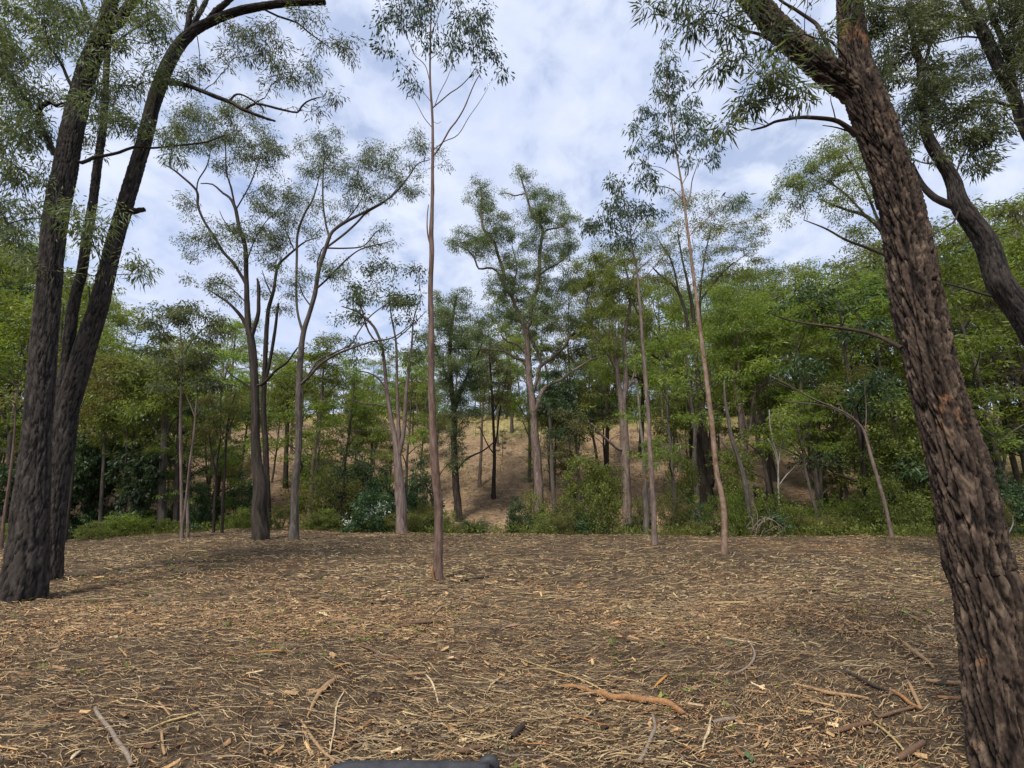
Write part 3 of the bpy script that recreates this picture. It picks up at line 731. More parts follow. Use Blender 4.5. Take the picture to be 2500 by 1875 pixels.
b = gb(636, 1320)
build_tree('gum_tree', 'dark trunk forking low with a bare dead limb to its left, left of centre', None, [
    [(636, 1320, 41), (634, 1206, 36), (629, 1140, 28), (624, 1080, 24), (622, 953, 22), (618, 869, 21), (612, 820, 20), (606, 799, 18), (602, 698, 14), (599, 607, 12), (584, 553, 11), (574, 506, 10), (560, 482, 8), (545, 472, 7), (519, 450, 5), (490, 448, 3)],
    [(604, 700, 11), (595, 683, 10), (570, 643, 9), (545, 615, 9), (523, 578, 8), (498, 539, 8), (483, 502, 8), (480, 466, 8), (443, 430, 7), (420, 412, 6), (398, 400, 4)],
    [(574, 506, 7), (565, 463, 6), (555, 430, 5), (552, 416, 5), (551, 365, 4), (549, 320, 2.5)], [(590, 600, 5), (577, 580, 4), (563, 560, 4), (545, 535, 3), (536, 515, 2)],
    [(616, 830, 14), (621, 800, 12), (630, 770, 11), (632, 735, 10), (631, 698, 9), (628, 680, 5)],
    [(606, 815, 14), (590, 775, 11), (561, 742, 8), (535, 724, 6), (507, 706, 3)],
    [(637, 940, 9), (652, 928, 8), (675, 903, 7), (700, 885, 6), (715, 865, 5), (727, 848, 4)], [(612, 948, 8), (590, 932, 6), (570, 919, 5), (555, 905, 5), (549, 895, 4)],
    [(480, 466, 5), (484, 440, 4), (505, 405, 4), (514, 365, 3), (519, 320, 2)], [(575, 510, 5), (600, 470, 4), (615, 440, 4), (640, 370, 2.5)], [(598, 640, 4), (620, 590, 4), (650, 540, 3), (675, 520, 2)], [(600, 740, 4), (560, 700, 4), (530, 690, 3)]],
    b[1], [(443, 274, 50, 30), (508, 320, 90, 35), (527, 270, 60, 30), (590, 270, 48, 28), (630, 335, 50, 42), (646, 383, 42, 35), (668, 365, 30, 22), (690, 465, 42, 30), (710, 495, 25, 25), (635, 480, 38, 20), (458, 495, 22, 20), (450, 520, 12, 14), (490, 585, 38, 30), (470, 615, 22, 14), (552, 565, 36, 26),
           (646, 590, 50, 42), (600, 560, 30, 20), (537, 690, 38, 22), (468, 683, 18, 12), (560, 727, 24, 18), (600, 390, 40, 28), (555, 345, 40, 25), (640, 520, 40, 25), (670, 640, 25, 18), (480, 350, 60, 22), (425, 335, 30, 20), (405, 385, 16, 10), (575, 640, 22, 16), (520, 610, 22, 16), (690, 570, 28, 20), (545, 415, 30, 18)],
    'bark_dark', 'leaf_grey', cr=.24, dens=.66, nleaf=44, L=.105, W=.022, k=18, seed=3, flare=.12, spread=.24, rtip=.004, base=b, bare=(4, 5), step=.16)
b = on_ground(654, 1290)
build_tree('gum_tree', 'darker trunk standing just behind the dark forked trunk', None, [
    [(655, 1284, 16), (652, 1180, 15), (648, 1080, 15), (643, 1000, 14), (646, 911, 13), (650, 824, 12), (655, 756, 11), (668, 709, 9), (678, 651, 8), (696, 630, 7), (718, 611, 6), (747, 589, 4), (783, 578, 2)],
    [(718, 608, 4), (705, 580, 4), (696, 562, 3), (680, 545, 2)], [(655, 950, 10), (661, 870, 9), (672, 800, 8), (680, 740, 6)], [(668, 720, 4), (650, 690, 4), (640, 660, 2)]],
    b[1] + 1, [(700, 560, 26, 20), (675, 610, 26, 20), (650, 700, 26, 20), (740, 560, 20, 14), (710, 700, 22, 22), (690, 760, 24, 22), (730, 520, 20, 16)], 'bark_dark', 'leaf_grey', cr=.28, dens=.6, nleaf=40, L=.12, W=.024, seed=4, rtip=.004)
b = gb(716, 1320)
build_tree('gum_tree', 'grey brown trunk with long limbs sweeping right, right of the dark forked trunk', None, [
    [(716, 1320, 27), (718, 1260, 19), (720, 1206, 18), (729, 1080, 17), (730, 953, 16), (735, 869, 15), (740, 814, 14), (756, 763, 12), (770, 713, 12), (777, 665, 11), (786, 633, 11), (802, 585, 10), (812, 565, 9), (838, 545, 9), (862, 532, 8), (912, 506, 6), (959, 477, 5), (997, 432, 4), (1020, 400, 3), (1050, 390, 2)],
    [(738, 812, 9), (728, 770, 7), (724, 740, 7), (723, 700, 7), (724, 633, 7), (727, 570, 7), (743, 523, 6), (762, 490, 5), (775, 450, 3), (785, 405, 2)],
    [(803, 580, 8), (796, 549, 6), (788, 485, 5), (790, 405, 4), (795, 370, 2)], [(805, 607, 7), (836, 575, 7), (870, 545, 6), (895, 519, 6), (940, 492, 4), (970, 460, 3)],
    [(742, 940, 8), (757, 918, 7), (781, 890, 7), (819, 866, 6), (853, 852, 6), (904, 835, 5), (959, 824, 4), (1005, 791, 2)], [(740, 935, 7), (760, 905, 6), (781, 877, 5), (853, 843, 4), (875, 810, 4), (904, 772, 4), (950, 738, 3), (985, 715, 2)],
    [(776, 710, 7), (800, 680, 6), (824, 655, 6), (850, 630, 5), (874, 612, 4), (900, 602, 4), (935, 594, 3), (963, 586, 2)], [(800, 608, 6), (845, 606, 5), (888, 600, 4), (915, 570, 3), (935, 555, 2)],
    [(760, 745, 5), (740, 720, 4), (730, 690, 4)], [(772, 665, 5), (775, 640, 5), (785, 610, 4), (792, 602, 3)], [(835, 545, 5), (860, 520, 4), (880, 490, 3), (900, 440, 2)]],
    b[1], [(820, 343, 50, 30), (762, 372, 40, 36), (870, 400, 45, 30), (880, 375, 25, 22), (920, 365, 26, 24), (971, 401, 36, 30), (1022, 347, 34, 28), (1045, 365, 18, 18), (1011, 459, 22, 30), (1080, 376, 13, 10), (1083, 408, 10, 8), (940, 425, 55, 34), (776, 420, 45, 26), (790, 517, 40, 22), (906, 585, 26, 20), (952, 596, 20, 12),
           (758, 618, 22, 15), (827, 654, 36, 30), (733, 683, 26, 28), (707, 540, 32, 22), (964, 473, 44, 24), (850, 450, 50, 28), (900, 480, 40, 24), (810, 400, 40, 24), (850, 500, 34, 20), (800, 660, 20, 20), (930, 550, 24, 12), (770, 560, 26, 16), (745, 470, 26, 20)],
    'bark_grey', 'leaf_grey', cr=.24, dens=.62, nleaf=40, L=.105, W=.021, k=14, seed=5, flare=.2, spread=.25, rtip=.004, base=b, step=.16)
b = gb(1070, 1418)
build_tree('sapling_tree', 'tall slender reddish stringybark sapling standing alone in the clearing at centre', None, [
    [(1070, 1418, 25), (1070, 1380, 22), (1071, 1248, 20), (1066, 1190, 20), (1062, 1143, 21), (1057, 1080, 19), (1053, 911, 16), (1053, 805, 15), (1051, 700, 13), (1054, 620, 13), (1053, 570, 13), (1055, 500, 10), (1056, 422, 9), (1056, 295, 7.5), (1050, 190, 6), (1051, 84, 5), (1053, 0, 4), (1054, -90, 3)],
    [(1061, 386, 5), (1078, 352, 4.5), (1098, 316, 4.5), (1115, 295, 4), (1132, 266, 4), (1145, 235, 3.5), (1158, 205, 3), (1172, 180, 2)], [(1060, 361, 3), (1085, 345, 2.6), (1110, 335, 2.6), (1125, 320, 2.5), (1144, 287, 2), (1170, 250, 1.6), (1191, 215, 1)],
    [(1058, 262, 4), (1078, 245, 3.5), (1098, 228, 3.2), (1122, 212, 3), (1144, 190, 2.6), (1165, 160, 2)], [(1050, 312, 2.6), (1036, 288, 2.4), (1022, 262, 2), (1010, 240, 1.6), (1000, 225, 1)],
    [(1048, 250, 2.4), (1026, 215, 2.2), (1005, 181, 2), (985, 160, 1.6), (967, 143, 1.2)], [(1050, 200, 3), (1038, 160, 2.6), (1013, 135, 2.4), (998, 100, 2), (988, 76, 1.6), (975, 30, 1.2)], [(1052, 150, 2.4), (1080, 120, 2), (1110, 90, 2), (1130, 40, 1.4)],
    [(1058, 255, 2.6), (1072, 230, 2.2), (1090, 195, 2), (1100, 170, 1.4)], [(1051, 130, 2.2), (1035, 70, 2), (1020, 30, 1.6), (1005, -30, 1.2)], [(1052, 90, 2.4), (1070, 40, 2), (1085, -20, 1.6), (1095, -70, 1)],
    [(1047, 610, 4), (1044, 570, 4), (1043, 530, 3), (1046, 500, 2.5)], [(1059, 300, 1.5), (1068, 302, 1.2), (1077, 296, 1)]],
    b[1], [(959, 25, 42, 30), (946, 63, 33, 26), (929, 110, 24, 12), (950, 131, 22, 11), (980, 169, 22, 12), (1005, 42, 36, 34), (1043, 34, 34, 36), (1106, 25, 46, 34), (1161, 25, 32, 36), (1127, 84, 46, 32), (1072, 105, 32, 20), (1098, 139, 27, 16), (1191, 84, 22, 34), (1212, 139, 26, 24),
           (1220, 177, 18, 16), (1182, 127, 24, 20), (1022, 211, 24, 9), (1010, 200, 10, 8), (1054, -60, 120, 45), (990, -30, 50, 30), (1150, 60, 40, 30), (1172, 165, 14, 14), (1045, 95, 24, 24)],
    'bark_red', 'leaf_blue', cr=.17, dens=.62, nleaf=15, L=.13, W=.030, k=18, seed=6, flare=.12, spread=.17, rtip=.0016, base=b, bare=(11, 12), droop=1.0, step=.1, dep=.9, twig='twig', crook=.08)
b = gb(1769, 1358)
build_tree('sapling_tree', 'slender mottled orange trunk leaning left with a narrow leafy top, right of centre', None, [
    [(1770, 1358, 17), (1769, 1320, 15), (1768, 1248, 14), (1758, 1190, 13), (1748, 1143, 13), (1736, 1016, 12), (1723, 911, 11), (1712, 827, 10), (1702, 742, 9), (1696, 700, 9), (1691, 654, 8), (1677, 548, 7), (1668, 472, 6), (1656, 401, 5), (1647, 346, 4.5), (1630, 211, 3), (1624, 105, 1.6)],
    [(1672, 495, 4), (1655, 475, 3), (1640, 462, 3), (1622, 456, 2.5), (1600, 452, 2), (1582, 440, 1.5)], [(1660, 440, 3), (1640, 425, 2.5), (1615, 410, 2), (1590, 405, 1.5)], [(1676, 505, 4), (1684, 480, 3.5), (1690, 440, 3), (1700, 410, 2.5), (1708, 385, 2)],
    [(1662, 450, 3), (1680, 420, 2.5), (1685, 380, 2), (1700, 350, 1.5)], [(1650, 370, 3), (1665, 340, 2.5), (1690, 315, 2), (1720, 335, 1.4)], [(1647, 350, 3), (1620, 340, 2.4), (1590, 330, 2), (1560, 350, 1.2)],
    [(1640, 290, 2.5), (1655, 250, 2), (1665, 200, 1.4)], [(1636, 260, 2.2), (1615, 220, 1.8), (1608, 180, 1.2)], [(1680, 575, 3), (1720, 540, 2.5), (1760, 510, 2), (1785, 490, 1.5)]],
    b[1], [(1622, 110, 17, 11), (1628, 139, 24, 15), (1613, 177, 24, 15), (1656, 169, 25, 14), (1605, 211, 22, 14), (1664, 203, 18, 16), (1625, 240, 38, 16), (1685, 240, 20, 15), (1582, 272, 24, 15), (1635, 278, 40, 18), (1689, 287, 26, 20), (1571, 312, 30, 15), (1622, 321, 36, 16), (1706, 312, 26, 16), (1738, 335, 17, 14),
           (1582, 354, 30, 14), (1622, 363, 26, 12), (1694, 350, 30, 16), (1727, 363, 20, 12), (1540, 371, 10, 6), (1571, 413, 24, 14), (1605, 422, 20, 12), (1563, 447, 12, 8), (1597, 460, 12, 8), (1744, 392, 7, 8), (1681, 401, 10, 10), (1798, 490, 24, 9), (1812, 476, 13, 7)],
    'bark_orange', 'leaf_blue', cr=.20, dens=.75, nleaf=20, L=.16, W=.034, k=14, seed=7, flare=.15, spread=.18, rtip=.0022, base=b, droop=.9, step=.14, dep=.9, crook=.08)
b = gb(1598, 1333)
build_tree('sapling_tree', 'thin straight pinkish pole trunk with airy dark leaves, left of the leaning orange trunk', None, [
    [(1598, 1333, 16), (1597, 1290, 13), (1594, 1206, 12), (1586, 1080, 11), (1580, 979, 10), (1571, 869, 9), (1567, 805, 8), (1561, 726, 7), (1554, 653, 5.5), (1543, 603, 4), (1539, 563, 3), (1528, 500, 2), (1512, 450, 1.2)],
    [(1556, 690, 3), (1590, 660, 2.5), (1625, 620, 2), (1650, 600, 1)], [(1548, 625, 3), (1520, 590, 2.5), (1485, 570, 2), (1440, 555, 1.4)], [(1541, 580, 3), (1560, 545, 2.5), (1590, 515, 1.5)], [(1532, 530, 2), (1510, 505, 2), (1500, 470, 1.4)]],
    b[1], [(1503, 447, 25, 22), (1496, 487, 30, 20), (1550, 519, 52, 20), (1594, 507, 30, 14), (1453, 541, 26, 17), (1424, 559, 18, 14), (1485, 555, 42, 24), (1532, 581, 40, 22), (1540, 485, 26, 14), (1500, 520, 26, 14)],
    'bark_pink', 'leaf_blue', cr=.22, dens=.75, nleaf=20, L=.15, W=.034, k=12, seed=8, flare=.15, spread=.2, rtip=.002, base=b, droop=.8, step=.16, dep=.9, crook=.08)

# the big corky tree at the right; its foot is just below the frame
b = gb(2503, 2000)
build_tree('ironbark_tree', 'huge leaning trunk with deeply ridged corky bark at the right edge', None, [
    [(2508, 2010, 225), (2478, 1875, 196), (2453, 1716, 182), (2434, 1577, 170), (2410, 1439, 166), (2389, 1390, 164), (2355, 1206, 150), (2323, 1080, 138), (2287, 953, 129), (2258, 827, 128), (2232, 700, 131), (2207, 548, 119), (2175, 422, 112), (2133, 295, 112), (2106, 220, 104), (2088, 150, 84), (2077, 42, 78), (2076, 0, 77), (2072, -120, 66), (2060, -300, 50)],
    [(2112, 240, 88), (2058, 200, 78), (2011, 165, 76), (1970, 132, 73), (1927, 95, 71), (1880, 50, 68), (1825, -17, 64), (1760, -110, 50)],
    [(2092, 330, 24), (2065, 308, 17), (2036, 293, 15), (1981, 287, 13), (1950, 287, 11), (1918, 292, 10), (1890, 298, 9), (1868, 309, 8), (1834, 318, 5)],
    [(2030, 150, 15), (2025, 120, 14), (2007, 84, 14), (1995, 60, 13), (1977, 46, 12), (1939, 21, 10), (1900, -5, 8), (1860, -60, 5)],
    [(1895, 100, 13), (1860, 85, 11), (1842, 80, 9), (1824, 76, 8), (1791, 63, 6), (1765, 42, 4)],
    [(2200, 850, 17), (2160, 828, 13), (2116, 812, 11), (2053, 801, 9), (1981, 791, 7), (1927, 782, 5), (1876, 763, 3)],
    [(2040, 293, 5), (2035, 270, 4), (2028, 245, 3), (2030, 225, 2)], [(2090, 325, 8), (2045, 312, 5), (2008, 306, 3)], [(1935, 288, 5), (1933, 272, 4), (1918, 255, 3), (1905, 238, 2)],
    [(1930, 120, 8), (1925, 152, 6), (1905, 168, 4)], [(1990, 787, 4), (1985, 760, 3), (1960, 735, 2)], [(2110, 812, 4), (2090, 770, 3), (2060, 740, 2)], [(1870, 308, 3), (1840, 298, 2), (1800, 297, 1.6)]],
    b[1] + .25, [(1677, 42, 28, 22), (1727, 25, 42, 22), (1782, 84, 34, 17), (1812, 25, 38, 22), (1770, 156, 28, 17), (1799, 139, 34, 22), (1858, 169, 38, 26), (1875, 127, 36, 26), (1846, 203, 38, 17), (1833, 253, 20, 12), (1567, 13, 30, 8), (1863, 190, 38, 22), (1927, 211, 20, 16), (1828, 245, 20, 16),
           (1969, 236, 26, 8), (2003, 60, 26, 32), (1778, 312, 16, 10), (1760, -60, 120, 40), (1900, -80, 120, 40), (1690, -20, 60, 20), (1890, 60, 24, 20), (1720, 60, 26, 12), (2150, -80, 120, 50)],
    'bark_ridged', 'leaf_grey', thick=1.4, cr=.115, dens=.6, nleaf=26, L=.085, W=.012, k=20, seed=9, ridge=(.042, .55, .034), ridge_k=(200, .0125), limb_ridge=True, flare=.05, spread=.12, rtip=.0018, bare=(2, 5, 6, 7, 8, 10, 11, 12), dep=1.0, step=.05,
    drift={0: .6, 1: .25, 2: -.1, 3: .3, 5: .5})
build_tree('gum_tree', 'crooked forking dark trunk rising from the right edge behind the ridged trunk', None, [
    [(2700, 1290, 105), (2640, 1080, 98), (2570, 900, 92), (2500, 770, 86), (2441, 690, 78), (2407, 591, 68), (2344, 500, 56), (2327, 443, 44), (2300, 395, 38), (2277, 359, 36), (2262, 325, 32), (2256, 295, 30), (2251, 211, 26), (2247, 160, 22), (2236, 120, 17), (2225, 75, 13), (2210, 20, 9)],
    [(2350, 512, 34), (2320, 500, 28), (2285, 485, 24), (2256, 458, 20), (2240, 430, 15), (2228, 400, 10)], [(2248, 165, 15), (2262, 140, 13), (2268, 118, 12), (2276, 80, 9), (2290, 40, 7)],
    [(2236, 118, 8), (2205, 95, 6), (2170, 80, 4)], [(2330, 440, 8), (2350, 380, 7), (2380, 330, 5), (2410, 300, 3)], [(2500, 760, 14), (2440, 730, 11), (2390, 715, 9), (2340, 700, 7), (2310, 692, 5)],
    [(2345, 500, 9), (2330, 540, 7), (2300, 560, 5)], [(2290, 400, 8), (2270, 400, 6), (2245, 395, 4)]],
    7.6, [(2159, 84, 38, 34), (2180, 25, 50, 22), (2264, 181, 44, 26), (2222, 236, 36, 26), (2306, 236, 44, 26), (2370, 253, 40, 22), (2285, 287, 50, 18), (2370, 329, 42, 18), (2306, 359, 36, 18), (2159, 198, 26, 22), (2222, 321, 26, 18), (2190, 130, 34, 26), (2140, 160, 20, 40), (2250, 90, 36, 30), (2410, 350, 30, 22), (2230, 10, 60, 30), (2300, 150, 30, 16), (2200, 380, 26, 22), (2330, 300, 36, 18), (2150, 250, 20, 25), (2180, 290, 30, 20), (2420, 300, 40, 22), (2130, 40, 30, 30), (2320, 200, 34, 20), (2260, 60, 40, 20), (2390, 400, 30, 20)],
    'bark_furrow', 'leaf_grey', thick=1.8, ridge=(.045, .5, .016), ridge_k=(72, .04), cr=.20, dens=.6, nleaf=34, L=.12, W=.019, k=18, seed=10, rtip=.0035, flare=.2, dep=.9, step=.12)
build_tree('gum_tree', 'near black arching trunk cut by the top right corner', None, [
    [(2900, 1350, 70), (2800, 1000, 62), (2650, 600, 52), (2560, 420, 44), (2500, 308, 38), (2475, 232, 36), (2441, 169, 38), (2407, 93, 40), (2390, 60, 34), (2372, 30, 28), (2349, -10, 24), (2320, -80, 18)],
    [(2475, 232, 28), (2468, 170, 24), (2458, 127, 22), (2440, 80, 18), (2424, 42, 15), (2410, -10, 12)], [(2390, 62, 20), (2360, 48, 15), (2306, 38, 13), (2260, 32, 12), (2222, 25, 10), (2160, 18, 8), (2115, 14, 5)],
    [(2480, 268, 14), (2455, 256, 12), (2424, 247, 11), (2395, 247, 9), (2361, 246, 7)], [(2400, 95, 9), (2350, 90, 7), (2300, 102, 5), (2240, 108, 3)], [(2490, 150, 16), (2520, 210, 18), (2545, 260, 18)], [(2495, 320, 6), (2470, 290, 4), (2450, 260, 3)]],
    8.6, [(2433, 25, 52, 22), (2484, 42, 34, 34), (2391, 181, 26, 20), (2441, 190, 26, 20), (2484, 140, 22, 22), (2412, 236, 26, 15), (2370, 20, 30, 18), (2470, 90, 26, 20), (2330, 60, 40, 16), (2460, 0, 60, 30), (2540, 100, 50, 80), (2300, 10, 50, 14), (2350, 140, 34, 16), (2440, 110, 30, 20), (2480, 200, 24, 20), (2380, 70, 30, 16), (2240, 30, 40, 14)],
    'bark_furrow', 'leaf_grey', thick=1.8, ridge=(.045, .5, .014), ridge_k=(60, .045), limb_ridge=True, cr=.2, dens=.6, nleaf=34, L=.12, W=.018, k=16, seed=11, rtip=.0035, dep=.9, step=.14)
build_tree('gum_tree', 'green feathery crown spreading left from behind the ridged trunk', None, [
    [(2330, 1330, 34), (2300, 1150, 30), (2275, 950, 27), (2240, 760, 23), (2205, 650, 19), (2150, 560, 15), (2110, 525, 12), (2074, 515, 9), (2030, 498, 6), (2000, 486, 4)],
    [(2190, 640, 12), (2130, 610, 10), (2066, 586, 8), (2020, 560, 6), (1981, 544, 4), (1962, 537, 3)], [(2160, 575, 10), (2120, 480, 8), (2090, 420, 7), (2060, 370, 4)], [(2120, 535, 8), (2060, 470, 6), (2000, 430, 4)], [(2150, 560, 8), (2150, 480, 6), (2140, 420, 4)]],
    13.2, [(2053, 346, 40, 26), (2011, 401, 46, 30), (1969, 422, 42, 26), (1927, 447, 36, 22), (1893, 485, 27, 17), (1990, 464, 46, 22), (2074, 443, 42, 36), (2053, 506, 42, 22), (1922, 540, 14, 12), (2110, 380, 40, 30), (2130, 460, 30, 30), (1950, 490, 30, 15), (2100, 560, 40, 22), (2040, 390, 40, 30)],
    'bark_grey', 'leaf_mid', cr=.22, dens=.75, nleaf=44, L=.10, W=.022, k=12, seed=12, rtip=.0035, dep=1.0)
# ------------------------------------------------------------------ trees on the far edge of the clearing and on the slope, traced
def mid(name, label, lines, crown, bark, leaf, seed, Y=None, beyond=0, **kw):
    b = on_ground(lines[0][0][0], lines[0][0][1], beyond) if Y is None else None
    Yb = b[1] if b is not None else Y
    a = dict(thick=1.3, cr=.34, dens=.72, nleaf=46, L=.14, W=.036, k=12, rtip=.006, flare=.3, step=.3, dep=1.1, droop=.5)
    a.update(kw)
    return build_tree(name, label, None, lines, Yb, crown, bark, leaf, seed=seed, base=b, **a)
mid('gum_tree', 'pinkish trunk splitting into several upright stems, beside the white flowering shrub', [
    [(980, 1302, 26), (977, 1206, 25), (970, 1110, 18), (963, 1060, 12), (954, 1016, 11), (944, 953, 10), (940, 900, 9), (933, 848, 8), (922, 815, 7), (912, 797, 7), (892, 777, 6), (870, 760, 5), (834, 748, 3)],
    [(978, 1110, 12), (974, 1060, 10), (971, 995, 9), (969, 920, 7), (967, 839, 6), (955, 770, 4), (950, 720, 3)], [(982, 1120, 13), (985, 1059, 11), (990, 1000, 10), (992, 953, 9), (1000, 890, 8), (1005, 848, 6), (1010, 780, 4), (1030, 720, 2)],
    [(938, 993, 5), (918, 987, 4), (895, 987, 4), (868, 978, 3), (840, 970, 2)], [(968, 1090, 5), (945, 1050, 4), (925, 1015, 3)], [(933, 850, 6), (900, 810, 5), (880, 740, 4), (870, 700, 3)], [(944, 950, 5), (925, 925, 4), (900, 910, 4), (870, 905, 3)], [(965, 830, 4), (1000, 800, 3), (1040, 760, 2)]],
    [(905, 670, 34, 20), (960, 655, 42, 16), (1015, 668, 20, 14), (870, 715, 40, 24), (950, 720, 40, 24), (850, 780, 34, 18), (1000, 760, 34, 28), (930, 850, 26, 20), (1010, 880, 24, 24), (860, 850, 30, 18), (1030, 830, 24, 22)],
    'bark_pink', 'leaf_grey', 21, bare=(3,), dens=.5)
mid('gum_tree', 'trunk wrapped in green creeper above the dome of grass blades', [
    [(1121, 1272, 18), (1112, 1164, 17), (1108, 1080, 15), (1108, 1000, 13), (1100, 930, 12), (1098, 860, 10), (1105, 780, 8), (1115, 720, 6)], [(1108, 1010, 8), (1130, 940, 7), (1160, 880, 5), (1180, 830, 3)], [(1104, 950, 7), (1080, 890, 6), (1060, 840, 4)], [(1112, 1150, 6), (1140, 1120, 5), (1180, 1100, 4), (1205, 1080, 3)]],
    [(1100, 740, 44, 30), (1150, 800, 44, 30), (1070, 830, 36, 26), (1120, 880, 50, 34), (1160, 930, 36, 30), (1090, 950, 36, 30), (1130, 1000, 44, 26), (1108, 1060, 14, 30), (1108, 1120, 12, 30), (1080, 780, 26, 20)], 'bark_dark', 'leaf_grey', 22, dens=.7)
mid('gum_tree', 'thin black trunk standing alone on the bare brown slope', [
    [(1205, 1217, 11), (1206, 1160, 9), (1207, 1101, 8), (1203, 995, 6), (1195, 869, 4), (1192, 800, 2)], [(1207, 1100, 4), (1215, 1050, 4), (1222, 990, 3)], [(1204, 1010, 4), (1230, 950, 3), (1240, 900, 2)], [(1207, 1110, 4), (1190, 1085, 3), (1170, 1040, 2)]],
    [(1200, 860, 34, 24), (1225, 920, 30, 24), (1175, 930, 26, 22), (1210, 980, 30, 18)], 'bark_dark', 'leaf_dry', 23, beyond=22, dens=.5)
mid('gum_tree', 'tall branching pinkish trunk whose high airy crown has crooked boughs, right of centre', [
    [(1318, 1303, 30), (1317, 1270, 24), (1316, 1206, 22), (1308, 1080, 19), (1301, 995, 17), (1293, 932, 16), (1289, 869, 15), (1284, 810, 13), (1262, 760, 11), (1250, 725, 10), (1232, 701, 10), (1229, 662, 9), (1217, 626, 8), (1205, 587, 8), (1181, 560, 7), (1175, 520, 6), (1176, 475, 4), (1169, 445, 2)],
    [(1284, 812, 12), (1296, 780, 11), (1298, 747, 11), (1312, 700, 10), (1316, 671, 10), (1319, 605, 9), (1324, 557, 8), (1301, 527, 7), (1289, 490, 6), (1280, 460, 5), (1268, 424, 3)],
    [(1230, 700, 7), (1211, 660, 6), (1190, 654, 6), (1169, 656, 5), (1158, 630, 5), (1142, 611, 4), (1108, 596, 3)], [(1316, 672, 7), (1335, 658, 6), (1356, 647, 5), (1383, 626, 4), (1395, 590, 3)], [(1321, 590, 6), (1327, 570, 5), (1340, 560, 5), (1368, 554, 4), (1390, 530, 2)],
    [(1283, 473, 5), (1270, 475, 4), (1256, 478, 4), (1240, 472, 3), (1225, 472, 2)],
    [(1312, 1000, 14), (1318, 975, 13), (1327, 953, 12), (1345, 938, 9), (1369, 928, 8), (1390, 912, 7), (1411, 898, 6), (1440, 880, 4), (1460, 872, 3)],
    [(1306, 970, 10), (1312, 925, 9), (1318, 895, 10), (1340, 880, 9), (1362, 861, 8), (1377, 848, 8), (1392, 822, 7), (1412, 808, 6), (1434, 801, 6), (1445, 790, 5), (1449, 770, 4), (1465, 745, 3)],
    [(1322, 895, 9), (1318, 870, 8), (1301, 837, 8), (1292, 815, 7), (1283, 801, 6), (1275, 770, 4)], [(1296, 895, 9), (1283, 881, 8), (1256, 873, 7), (1240, 862, 6), (1223, 856, 6), (1195, 854, 5), (1169, 852, 4), (1120, 851, 3), (1075, 849, 2)],
    [(1290, 870, 7), (1262, 840, 6), (1240, 835, 5), (1225, 820, 4)], [(1250, 728, 6), (1256, 690, 5), (1262, 650, 4), (1250, 600, 3)]],
    [(1169, 451, 24, 18), (1163, 481, 30, 15), (1196, 520, 28, 24), (1229, 536, 16, 18), (1105, 593, 20, 14), (1130, 569, 20, 15), (1163, 590, 26, 16), (1241, 569, 28, 20), (1271, 427, 22, 20), (1235, 475, 15, 7), (1289, 587, 26, 22), (1353, 499, 24, 24), (1325, 469, 16, 12), (1386, 545, 26, 30),
     (1347, 527, 34, 24), (1392, 611, 20, 34), (1250, 626, 32, 26), (1185, 611, 26, 20), (1289, 701, 60, 32), (1362, 701, 42, 28), (1301, 777, 60, 40), (1362, 762, 42, 32), (1226, 762, 42, 24), (1136, 807, 50, 24), (1090, 777, 34, 30), (1105, 882, 44, 20), (1420, 800, 30, 20), (1400, 900, 34, 16), (1300, 460, 14, 20), (1330, 640, 24, 20), (1170, 840, 34, 14), (1210, 570, 40, 24), (1190, 590, 40, 20), (1310, 540, 34, 34), (1345, 600, 44, 36), (1260, 660, 60, 24), (1145, 600, 34, 16), (1320, 500, 30, 30), (1230, 700, 50, 26), (1400, 680, 30, 30), (1180, 500, 24, 24)],
    'bark_pink', 'leaf_grey', 24, dens=.62, k=14, cr=.30, L=.12, W=.030, nleaf=42, crook=.2)
mid('gum_tree', 'slim straight trunk rising from the shrubs just right of the tall branching pinkish tree', [
    [(1359, 1303, 10), (1350, 1185, 10), (1346, 1080, 9), (1341, 995, 8), (1338, 940, 6), (1330, 880, 4)], [(1345, 1060, 5), (1375, 1010, 4), (1400, 960, 3)], [(1343, 1010, 4), (1320, 960, 3)]],
    [(1350, 930, 44, 26), (1380, 970, 40, 22), (1330, 990, 30, 20), (1400, 1010, 40, 18), (1370, 1060, 36, 16)], 'bark_grey', 'leaf_dark', 25, dens=.6)
mid('gum_tree', 'reddish trunk forked at mid height with a dead grey limb jutting left from it', [
    [(1533, 1306, 26), (1531, 1206, 21), (1527, 1140, 22), (1525, 1080, 22), (1519, 993, 19), (1510, 940, 12), (1505, 880, 10), (1503, 840, 8), (1501, 812, 5)],
    [(1520, 1000, 15), (1527, 940, 13), (1527, 888, 12), (1525, 816, 10), (1536, 762, 9), (1539, 707, 7), (1529, 664, 5), (1520, 630, 3)], [(1510, 1097, 9), (1492, 1082, 7), (1474, 1067, 7), (1443, 1033, 5)],
    [(1506, 905, 9), (1496, 885, 8), (1474, 845, 7), (1453, 820, 6), (1440, 780, 4), (1430, 740, 3)], [(1539, 707, 5), (1550, 668, 4), (1580, 640, 3), (1600, 620, 2)], [(1524, 960, 7), (1540, 935, 6), (1548, 912, 4)], [(1526, 830, 6), (1560, 800, 4), (1590, 770, 3)]],
    [(1453, 646, 50, 32), (1503, 631, 50, 32), (1474, 682, 42, 32), (1518, 733, 50, 32), (1424, 697, 26, 24), (1445, 780, 44, 32), (1560, 800, 34, 24), (1480, 850, 34, 20), (1560, 700, 30, 24)], 'bark_pink', 'leaf_mid', 26, bare=(2,), k=14)
b = on_ground(1719, 1236, 20)
